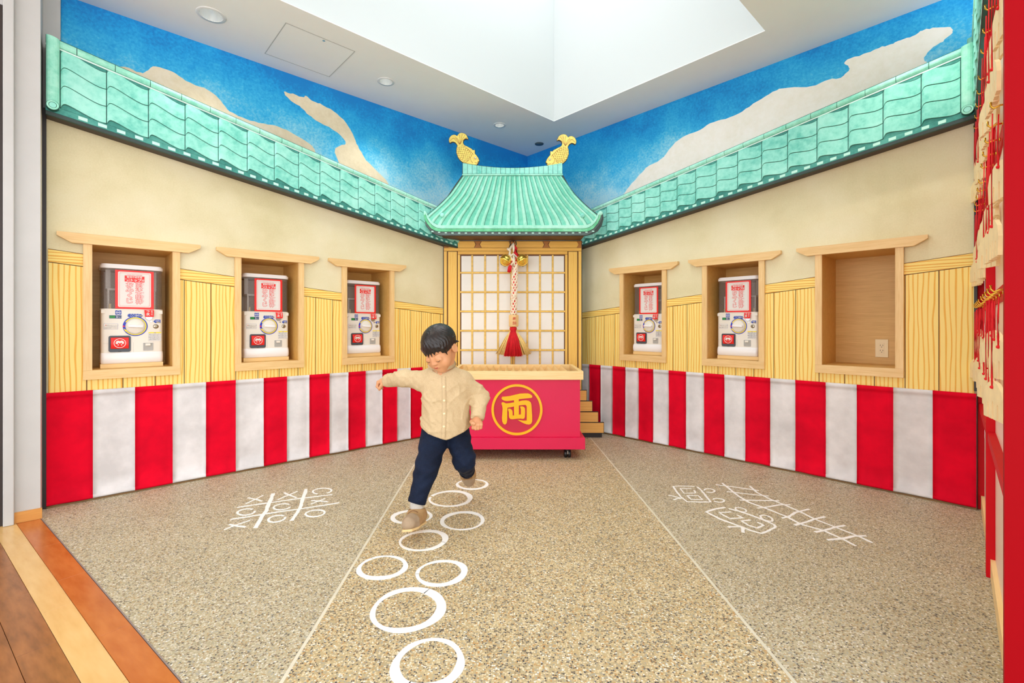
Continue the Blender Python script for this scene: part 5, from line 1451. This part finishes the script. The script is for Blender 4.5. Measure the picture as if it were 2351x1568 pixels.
def smin(a, b, k): h = np.clip(.5 + .5 * (b - a) / k, 0, 1); return b + (a - b) * h - k * h * (1 - h)
def smax(a, b, k): return -smin(-a, -b, k)
def PW(x, y, Y): return np.array(at(x, y, Y))
def chain(p, pts, rs, k=.012):
    d = None
    for i in range(len(pts) - 1):
        c = cone(p, pts[i], pts[i + 1], rs[i], rs[i + 1]); d = c if d is None else smin(d, c, k)
    return d
ROOT = np.array((-.34, 2.36, 0.0))
def part(name, fn, lo, hi, h, mat, parent, it=2):
    V, Q = nets(fn, lo, hi, h); V = relax(V, Q, it)
    return mesh_obj(name, V - ROOT, [tuple(int(i) for i in q) for q in Q], mat, parent, None, True)

# ---- pose
HC = np.array((-.349, 2.268, .889))
YAW, PIT, ROL = math.radians(-27), math.radians(37), math.radians(-8)
HR = np.array((Matrix.Rotation(YAW, 3, 'Z') @ Matrix.Rotation(PIT, 3, 'X') @ Matrix.Rotation(ROL, 3, 'Y')))
def tolocal(x, y, z):
    d = np.stack([x - HC[0], y - HC[1], z - HC[2]]); return HR.T @ d
def toworld(v): return HR @ np.asarray(v, float) + HC
SR, ER, WR = PW(972, 874, 2.38), PW(926, 868, 2.46), PW(889, 874, 2.53)
SLs, EL, WL = PW(1064, 874, 2.37), PW(1103, 911, 2.40), PW(1096, 960, 2.33)
H1, K1, A1 = PW(999, 1000, 2.40), PW(979, 1078, 2.29), PW(957, 1152, 2.25)
H2, K2, A2 = PW(1050, 1000, 2.43), PW(1066, 1056, 2.38), PW(1072, 1080, 2.62)
NK = PW(1014, 842, 2.33)

def head_sdf(q):
    d = ell(q, (0, .012, .030), (.071, .085, .074))
    d = smin(d, ell(q, (0, -.030, -.026), (.057, .052, .062)), .025)
    d = smin(d, ell(q, (0, -.058, -.076), (.026, .022, .020)), .03)
    for s in (-1, 1):
        d = smin(d, ell(q, (s * .034, -.054, -.040), (.027, .023, .027)), .022)
        d = smax(d, -ell(q, (s * .031, -.096, -.002), (.018, .012, .010)), .014)
        d = smin(d, ell(q, (s * .031, -.0715, -.009), (.018, .0105, .012)), .012)
    d = smin(d, cone(q, (0, -.079, .004), (0, -.089, -.024), .006, .0085), .012)
    for s in (-1, 1): d = smin(d, ell(q, (s * .0085, -.0845, -.027), (.0065, .006, .0055)), .006)
    d = smin(d, ell(q, (0, -.0805, -.0475), (.019, .008, .0075)), .008)
    for s in (-1, 1):
        e = ell(q, (s * .071, .016, -.016), (.011, .019, .027)); e = smax(e, -ell(q, (s * .082, .012, -.014), (.007, .012, .019)), .006)
        d = smin(d, e, .008)
    return d
def skin_head(x, y, z):
    q = tolocal(x, y, z)
    d = head_sdf(q)
    return smin(d, cone((x, y, z), toworld((0, .03, -.04)), NK + np.array((0, .02, -.03)), .046, .050), .02)
def place(c, ex, ey, ez):
    M = np.stack([ex, ey, ez], 1)
    return lambda v: M @ np.asarray(v, float) + c
def norm(v): v = np.asarray(v, float); return v / np.linalg.norm(v)
# left fist, hanging forward
lx = norm((.92, .30, .12)); lz = norm(WL - PW(1095, 980, 2.305)); lz = norm(lz); ly = norm(np.cross(lz, lx)); lx = np.cross(ly, lz)
LH = place(PW(1095, 970, 2.315), lx, ly, lz)
def hand_l(x, y, z):
    p = (x, y, z)
    d = chain(p, [WL + .02 * lz, LH((0, .002, .008))], [.021, .019])
    d = smin(d, chain(p, [LH((-.012, .004, -.004)), LH((.012, .004, -.004))], [.019, .018]), .012)
    for i in range(4):
        xi = -.019 + .0128 * i; r = (.0080, .0084, .0081, .0072)[i]; L = (.96, 1.05, 1.0, .86)[i]
        f = chain(p, [LH((xi, -.010, -.004)), LH((xi, -.021, -.021 * L)), LH((xi, -.010, -.034 * L)), LH((xi, .008, -.030 * L))], [r, r, r * .95, r * .85], .003)
        d = smin(d, f, .0035)
    t = chain(p, [LH((-.018, .000, .010)), LH((-.029, -.012, -.004)), LH((-.026, -.026, -.016)), LH((-.016, -.031, -.021))], [.0095, .009, .0082, .007], .004)
    return smin(d, t, .003)
# right hand, trailing behind with loosely curled fingers
rx = norm(PW(868, 876, 2.545) - WR); ry = norm(np.cross((0, 0, 1), rx)); ry = -ry if ry[1] > 0 else ry; rz = np.cross(rx, ry); rz = rz if rz[2] > 0 else -rz
RH = place(WR + rx * .004, rx, ry, rz)                       # x: towards the finger tips, y: towards the viewer, z: up
def hand_r(x, y, z):
    p = (x, y, z)
    d = chain(p, [WR - .03 * rx, RH((.014, 0, 0))], [.021, .018])
    d = smin(d, chain(p, [RH((.018, -.013, -.002)), RH((.018, .014, .000))], [.016, .017]), .012)
    for i in range(4):
        yi = .020 - .0128 * i; r = (.0072, .0080, .0082, .0078)[i]; L = (.84, 1.0, 1.06, .96)[i]; zo = .004 * (1 - abs(i - 1.5))
        f = chain(p, [RH((.027, yi, .002 + zo)), RH((.048 * L, yi * 1.05, -.004 + zo)), RH((.056 * L, yi * 1.05, -.026)), RH((.044 * L, yi, -.040))], [r * 1.05, r, r * .95, r * .82], .003)
        d = smin(d, f, .0035)
    t = chain(p, [RH((.008, .018, -.006)), RH((.016, .028, -.020)), RH((.028, .028, -.034)), RH((.034, .024, -.042))], [.0098, .0092, .0082, .007], .004)
    return smin(d, t, .003)
def torso_core(x, y, z):
    p = (x, y, z)
    d = cone(p, (-.338, 2.365, .70), (-.338, 2.40, .53), .085, .085)
    d = smin(d, chain(p, [SR, ER, WR], [.040, .030, .020]), .02); d = smin(d, chain(p, [SLs, EL, WL], [.040, .030, .020]), .02)
    d = smin(d, chain(p, [H1, K1, A1], [.055, .042, .026]), .02); d = smin(d, chain(p, [H2, K2, A2], [.055, .042, .026]), .02)
    return smin(d, cone(p, NK, (-.338, 2.36, .70), .048, .06), .03)
# skin: one body mesh (head and neck, trunk and limbs under the clothes, both hands)
SK = []
def addskin(fn, lo, hi, h, it=1):
    lo = np.asarray(lo, float); hi = np.asarray(hi, float); e = 2.5 * h
    def closed(x, y, z):
        bx = np.maximum(np.maximum(np.maximum(lo[0] + e - x, x - hi[0] + e), np.maximum(lo[1] + e - y, y - hi[1] + e)), np.maximum(lo[2] + e - z, z - hi[2] + e))
        return np.maximum(fn(x, y, z), bx)
    V, Q = nets(closed, lo, hi, h); V = relax(V, Q, it)
    SK.append(mesh_obj('person', V - ROOT, [tuple(int(i) for i in q) for q in Q], 'skin', None, T(Vector(ROOT)), True))
addskin(torso_core, (-.74, 2.12, .10), (-.08, 2.74, .84), .010)
addskin(skin_head, HC - .13, HC + .13, .0028)
c = LH((0, 0, -.005)); addskin(hand_l, c - .062, c + .066, .0021)
c = RH((.022, 0, -.01)); addskin(hand_r, c - .07, c + .07, .0021)
boy = SK[0]
for o in SK[1:]:                                             # weld head and hands to the trunk: one continuous body
    md = boy.modifiers.new('weld', 'BOOLEAN'); md.operation = 'UNION'; md.solver = 'MANIFOLD'; md.object = o
dg = bpy.context.evaluated_depsgraph_get(); dg.update()
me = bpy.data.meshes.new_from_object(boy.evaluated_get(dg))
boy.modifiers.clear()
if len(me.polygons) > len(SK[1].data.polygons):
    boy.data = me
    me.polygons.foreach_set('use_smooth', [True] * len(me.polygons))
else:
    bm = bmesh.new()
    for o in SK: bm.from_mesh(o.data)
    me = bpy.data.meshes.new('person'); bm.to_mesh(me); bm.free(); me.materials.append(MAT['skin']); boy.data = me
    me.polygons.foreach_set('use_smooth', [True] * len(me.polygons)); print('BODY JOINED, NOT WELDED')
for o in SK[1:]: bpy.data.objects.remove(o)
boy.name = 'person'
tag(boy, 'small child in beige shirt and dark jeans hopping across the painted rings', 'person')

# ---- hair
def hair_sdf(x, y, z):
    q = tolocal(x, y, z)
    az = np.arctan2(q[0], q[1] - .03); el = np.arctan2(q[2] - .03, np.hypot(q[0], q[1] - .01))
    d = ell(q, (0, .016, .032), (.0815, .0945, .0835))
    d = d - .0014 * np.sin(az * 34 + 4 * np.sin(el * 5)) * np.clip(1.2 - el, 0, 1) - .0008 * np.sin(az * 71 + 2)
    # open the face: forehead line, temples, ears, nape
    fring = .004 * np.sin(q[0] * 190) + .003 * np.sin(q[0] * 410 + 1)
    front = np.maximum(q[1] + .030 + .25 * np.abs(q[0]), q[2] - (.028 + fring - 2.2 * np.clip(np.abs(q[0]) - .045, 0, 1)))
    d = smax(d, -front, .004)
    side = np.maximum(np.maximum(np.abs(q[1] - .004) - .034, q[2] - (-.004 + fring)), -(np.abs(q[0]) - .04)); d = smax(d, -side, .006)
    d = smax(d, -(q[2] + .058 + .3 * (q[1] - .05)), .01)
    # bangs and loose tufts
    for (x0, x1, zt, zb, r) in ((-.060, -.062, .04, -.006, .010), (-.050, -.054, .045, .004, .010), (-.038, -.042, .05, .014, .009), (-.024, -.028, .05, .018, .0085), (-.010, -.013, .05, .010, .0062), (.004, .010, .05, .013, .0060), (.020, .027, .05, .021, .007), (.036, .044, .05, .022, .008), (.052, .058, .045, .012, .009), (.062, .066, .03, -.012, .008)):
        y0 = -.066 + 6.5 * x0 * x0; y1 = -.083 + 9.5 * x1 * x1
        d = smin(d, cone(q, (x0, y0, zt), (x1, y1, zb), r, .0022), .007)
    for a, b in (((.074, .03, .03), (.087, .040, .034)), ((.072, .02, .012), (.083, .030, .006)), ((.076, .045, .0), (.085, .056, -.010))): d = smin(d, cone(q, a, b, .006, .001), .008)
    return d
part('hair', hair_sdf, HC - .135, HC + .135, .003, 'hair', boy, 1)
# ---- face
def onface(lx, lz, lift=.0006):
    ys = np.linspace(-.14, 0, 281); d = head_sdf((np.full_like(ys, lx), ys, np.full_like(ys, lz))); i = int(np.argmax(d < 0))
    return toworld((lx, ys[i] - lift, lz)) - ROOT
def facetube(nm, pts, r, mt, flat=.6):
    n = len(pts); rr = [r * (.35 + .65 * math.sin(math.pi * (i + .35) / (n - .3))) for i in range(n)]
    MB().tube([onface(*p) for p in pts], rr, 6, flat=flat, up=tuple(HR @ np.array((0, -1, 0)))).build(nm, mt, boy, True)
for s in (-1, 1):
    facetube('eyelash', [(s * (.0185 + .0255 * t), -.0125 - .0045 * math.sin(math.pi * t) + .002 * t) for t in np.linspace(0, 1, 9)], .0015, 'lash')
    facetube('eyebrow', [(s * (.016 + .030 * t), .0125 + .0035 * math.sin(math.pi * t * .8)) for t in np.linspace(0, 1, 9)], .0013, 'brow')
facetube('upper_lip', [(-.0145 + .029 * t, -.0462 + .0014 * abs(math.sin(2 * math.pi * t)) - .0026 * math.sin(math.pi * t)) for t in np.linspace(0, 1, 11)], .0016, 'lips', .7)
facetube('lower_lip', [(-.0105 + .021 * t, -.0500 - .0022 * math.sin(math.pi * t)) for t in np.linspace(0, 1, 9)], .0020, 'lips', .7)

# ---- shirt
def ramp1(z, tb): zz = [t[0] for t in tb]; return [np.interp(z, zz, [t[i] for t in tb]) for i in range(1, 5)]
TOR = [(.40, .131, .104, -.339, 2.395), (.47, .130, .102, -.339, 2.392), (.56, .121, .092, -.337, 2.378), (.65, .117, .086, -.336, 2.362), (.71, .112, .078, -.337, 2.355), (.76, .085, .062, -.339, 2.35), (.80, .05, .05, -.342, 2.34)]
def folds(x, y, z):
    a = 1 - np.abs(np.sin(z * 34 + x * 27 + 1.6 * np.sin(x * 29 + 1) + .8 * np.sin(z * 51)))
    b = 1 - np.abs(np.sin(x * 38 - z * 24 + 1.4 * np.sin(z * 23)))
    return -.0050 * a ** 3 - .0042 * b ** 3 + .0012 * np.sin(x * 170 + z * 120 + 2 * np.sin(z * 60))
def shirt_sdf(x, y, z):
    p = (x, y, z); a, b, cx, cy = ramp1(z, TOR)
    k = np.sqrt(((x - cx) / a) ** 2 + ((y - cy) / b) ** 2); d = (k - 1) * np.minimum(a, b)
    d = smax(d, z - .780, .03)
    tr = smin(cone(p, SR + (.005, 0, -.002), NK + (-.016, .012, -.018), .044, .042), cone(p, SLs + (-.005, 0, -.002), NK + (.016, .012, -.018), .044, .042), .02); d = smin(d, tr, .03)
    sr = chain(p, [SR, ER, WR], [.051, .043, .0345], .02); sl = chain(p, [SLs, EL, WL], [.049, .043, .033], .02)
    # ends of the sleeves
    ur = norm(WR - ER); ul = norm(WL - EL)
    sr = smax(sr, (x - WR[0]) * ur[0] + (y - WR[1]) * ur[1] + (z - WR[2]) * ur[2] - .004, .004); sl = smax(sl, (x - WL[0]) * ul[0] + (y - WL[1]) * ul[1] + (z - WL[2]) * ul[2] - .004, .004)
    ring = lambda s, A, B, n, ph: .0045 * (1 - np.abs(np.sin(((x - A[0]) * (B - A)[0] + (y - A[1]) * (B - A)[1] + (z - A[2]) * (B - A)[2]) / np.linalg.norm(B - A) * n * .5 + ph + 2.0 * np.sin(z * 30 + y * 22)))) ** 2
    sr = sr + ring(0, SR, WR, 95, .4) + folds(x * .7, y, z) * .8; sl = sl + ring(0, SLs, WL, 80, 1.1) + folds(x, y, z * .7) * .8
    d = smin(d + folds(x, y, z) * np.clip((.78 - z) / .1, 0, 1), sr, .022); d = smin(d, sl, .022)
    # hem: curved shirt tails
    xc = x + .333; hem = .448 + 2.6 * xc ** 2 + .012 * np.abs(np.tanh(xc * 60)) * 0 - .010 * np.exp(-((xc - .012) / .03) ** 2)
    arm = np.minimum(chain(p, [SR, ER, WR], [.06, .055, .05]), chain(p, [EL, WL], [.055, .05]))
    d = smax(d, np.where(arm < 0, -1, hem - z), .004)
    # neck opening
    return smax(d, -cone(p, NK + (0, -.004, .004), toworld((0, .02, -.06)), .047, .06), .004)
part('shirt', shirt_sdf, (-.76, 2.22, .42), (-.10, 2.62, .83), .0046, 'linen', boy, 1)
def onshirt(px_, z):
    ys = np.linspace(2.15, 2.45, 601); d = shirt_sdf(np.full_like(ys, px_), ys, np.full_like(ys, z)); return ys[int(np.argmax(d < 0))]
pts = [(-.336 + .006 * math.sin((z - .45) * 9), z) for z in np.linspace(.752, .45, 27)]
v = []; f = []
for i, (x, z) in enumerate(pts):
    for s in (-.011, .011): v.append((x + s - ROOT[0], onshirt(x + s, z) - .0022 - ROOT[1], z))
for i in range(len(pts) - 1): f.append((2 * i, 2 * i + 2, 2 * i + 3, 2 * i + 1))
n0 = len(v); v += [(p[0], p[1] + .004, p[2]) for p in v]
f += [(2 * i, 2 * i + n0, 2 * i + 2 + n0, 2 * i + 2) for i in range(len(pts) - 1)] + [(2 * i + 1, 2 * i + 3, 2 * i + 3 + n0, 2 * i + 1 + n0) for i in range(len(pts) - 1)]
mesh_obj('placket', v, f, 'linen', boy, None, True)
for yv in (887, 918.5, 949, 979):
    z = CAMZ + (HY - yv) / FPX * 2.29; x = -.336 + .006 * math.sin((z - .45) * 9)
    MB().lathe([(0, .004), (.0045, .004), (.0058, .002), (.0055, 0)], 14, T((x - ROOT[0], onshirt(x, z) - .002 - ROOT[1], z)) @ Matrix.Rotation(math.pi / 2, 4, 'X')).build('button', 'button', boy, True)
# collar: two folded flaps round the neck
for s in (-1, 1):
    v = []; f = []; N = 12
    for i in range(N + 1):
        t = i / N; a = math.radians(-90 + s * (3 + 155 * t))
        c = NK + np.array((.0, .008 + .012 * t, -.006 + .026 * t))
        top = c + np.array((.054 * math.cos(a), .052 * math.sin(a), .024 + .014 * t)); drop = .040 if i == 0 else .030 - .004 * t
        out = c + np.array((.072 * math.cos(a) + (s * .010 if i == 0 else 0), .070 * math.sin(a), .016 - drop + .022 * t))
        v += [top - ROOT, out - ROOT]
    for i in range(N): f.append((2 * i, 2 * i + 1, 2 * i + 3, 2 * i + 2) if s > 0 else (2 * i, 2 * i + 2, 2 * i + 3, 2 * i + 1))
    n0 = len(v); ctr = NK - ROOT
    v2 = [p + .004 * norm((ctr - p) * (1, 1, 0)) for p in v]; f2 = [tuple(reversed([i + n0 for i in q])) for q in f]
    rim = [(2 * i + 1, 2 * i + 1 + n0, 2 * i + 3 + n0, 2 * i + 3) for i in range(N)] + [(0, n0, n0 + 1, 1)]
    mesh_obj('collar_flap', v + v2, f + f2 + rim, 'linen', boy, None, True)
# cuffs
for A, B, r in ((ER, WR, .0360), (EL, WL, .0345)):
    u = norm(B - A); e1 = norm(np.cross(u, (0, 1, .2))); e2 = np.cross(u, e1); v = []; f = []
    for t, rr in ((-.040, r * 1.02), (-.038, r * 1.06), (-.002, r * 1.0), (.003, r * .97), (.003, r * .86), (-.02, r * .84)):
        for k in range(20): a = 2 * math.pi * k / 20; v.append(B + u * t + (e1 * math.cos(a) + e2 * math.sin(a)) * rr - ROOT)
    for i in range(5):
        for k in range(20): f.append((i * 20 + k, i * 20 + (k + 1) % 20, (i + 1) * 20 + (k + 1) % 20, (i + 1) * 20 + k))
    mesh_obj('cuff', v, f, 'linen', boy, None, True)

# ---- jeans
def jeans_sdf(x, y, z):
    p = (x, y, z)
    w = .0024 * np.sin(z * 85 + x * 40 + 2 * np.sin(x * 25)) + .0018 * np.sin(z * 130 - x * 90)
    d = ell(p, (-.337, 2.405, .485), (.112, .090, .066))
    l1 = chain(p, [H1, K1, A1], [.075, .056, .041], .02); l2 = chain(p, [H2, K2, A2], [.066, .055, .041], .02)
    u1 = norm(A1 - K1); u2 = norm(A2 - K2)
    l1 = smax(l1, (x - A1[0]) * u1[0] + (y - A1[1]) * u1[1] + (z - A1[2]) * u1[2] - .002, .004); l2 = smax(l2, (x - A2[0]) * u2[0] + (y - A2[1]) * u2[1] + (z - A2[2]) * u2[2] - .002, .004)
    return smin(smin(l1 + w, l2 + w, .015), d, .03)
part('jeans', jeans_sdf, (-.54, 2.12, .13), (-.15, 2.70, .56), .0052, 'denim', boy, 1)
for A, B, r in ((K1, A1, .0425), (K2, A2, .0435)):
    u = norm(B - A); e1 = norm(np.cross(u, (0, 1, .3))); e2 = np.cross(u, e1); v = []; f = []
    for t, rr in ((-.020, r * 1.01), (-.018, r * 1.05), (.001, r * 1.03), (.005, r * 1.0), (.004, r * .90), (-.02, r * .88)):
        for k in range(20): a = 2 * math.pi * k / 20; v.append(B + u * t + (e1 * math.cos(a) + e2 * math.sin(a)) * rr - ROOT)
    for i in range(5):
        for k in range(20): f.append((i * 20 + k, i * 20 + (k + 1) % 20, (i + 1) * 20 + (k + 1) % 20, (i + 1) * 20 + k))
    mesh_obj('trouser_hem', v, f, 'denim', boy, None, True)
# ---- socks and boots
AN1 = PW(957, 1178, 2.245); TO1 = PW(939, 1206, 2.135); HE1 = PW(962, 1192, 2.285)
AN2 = PW(1074, 1086, 2.665); TO2 = PW(1077, 1104, 2.70); HE2 = PW(1074, 1078, 2.71)
for A, B in ((A1, AN1), (A2, AN2)):
    lo = np.minimum(A, B) - .05; hi = np.maximum(A, B) + .05
    part('sock', lambda x, y, z, A=A, B=B: cone((x, y, z), A - .02 * norm(B - A), B, .033, .031) + .0008 * np.sin(z * 900), lo, hi, .004, 'sock', boy, 1)
def boot(AN, TO, HE, TOP, front):
    fw = norm(TO - HE); up0 = norm(TOP - AN); sd = norm(np.cross(fw, up0)); up = np.cross(sd, fw)
    up = up if up @ up0 > 0 else -up
    def loc(x, y, z): d = np.stack([x - HE[0], y - HE[1], z - HE[2]]); return fw @ d, sd @ d, up @ d
    L = float(np.linalg.norm(TO - HE))
    def up_sdf(x, y, z):
        p = (x, y, z); f, s, u = loc(x, y, z)
        d = cone(p, HE + up * .012 + fw * .012, TO + up * .006, .036, .031)
        d = smin(d, cone(p, HE + up * .02 + fw * .03, TO + up * .004 - fw * .04, .038, .036), .02)
        d = smin(d, chain(p, [HE + fw * .022 + up * .03, TOP], [.040, .0385]), .025)
        d = smax(d, (x - TOP[0]) * up0[0] + (y - TOP[1]) * up0[1] + (z - TOP[2]) * up0[2] - .006, .004)
        return smax(d, -(u + .014), .003) + .0010 * np.sin(u * 170 + f * 60)
    pts = np.stack([HE, TO, TOP]); lo = pts.min(0) - .065; hi = pts.max(0) + .065
    b = part('boot', up_sdf, lo, hi, .0036, 'suede', boy, 1)
    def sole_sdf(x, y, z):
        f, s, u = loc(x, y, z); wv = np.interp(f / L, [-.3, 0, .4, .8, 1.3], [.028, .034, .033, .038, .020])
        q = np.maximum(np.abs(s) - wv, np.maximum(-(f + .030), f - (L + .030)))
        return smax(smax(smin(q, q, .001), u + .0125, .003), -(u + .024), .003)
    so = part('boot_sole', sole_sdf, lo, hi, .0034, 'sole', boy, 1); so.parent = b
    def toe_sdf(x, y, z):
        f, s, u = loc(x, y, z); return smax(up_sdf(x, y, z) - .0012, -(f - L * .72), .003)
    to = part('toe_cap', toe_sdf, lo, hi, .0036, 'suede toe', boy, 1); to.parent = b
    for k in range(3):
        c = HE + fw * (L * (.36 + .12 * k))
        pts = []
        for w in np.linspace(-.024, .024, 7):
            us = np.linspace(.10, -.02, 121); P3 = c[:, None] + sd[:, None] * w + up[:, None] * us
            dd = up_sdf(P3[0], P3[1], P3[2]); i = int(np.argmax(dd < 0)); pts.append(P3[:, i] + up * .001 - ROOT)
        m = MB().tube(pts, .0024, 6)
        l = m.build('bootlace', 'lace', boy, True); l.parent = b
    return b
boot(AN1, TO1, HE1, PW(957, 1171, 2.25), True)
boot(AN2, TO2, HE2, PW(1073, 1083, 2.645), False)
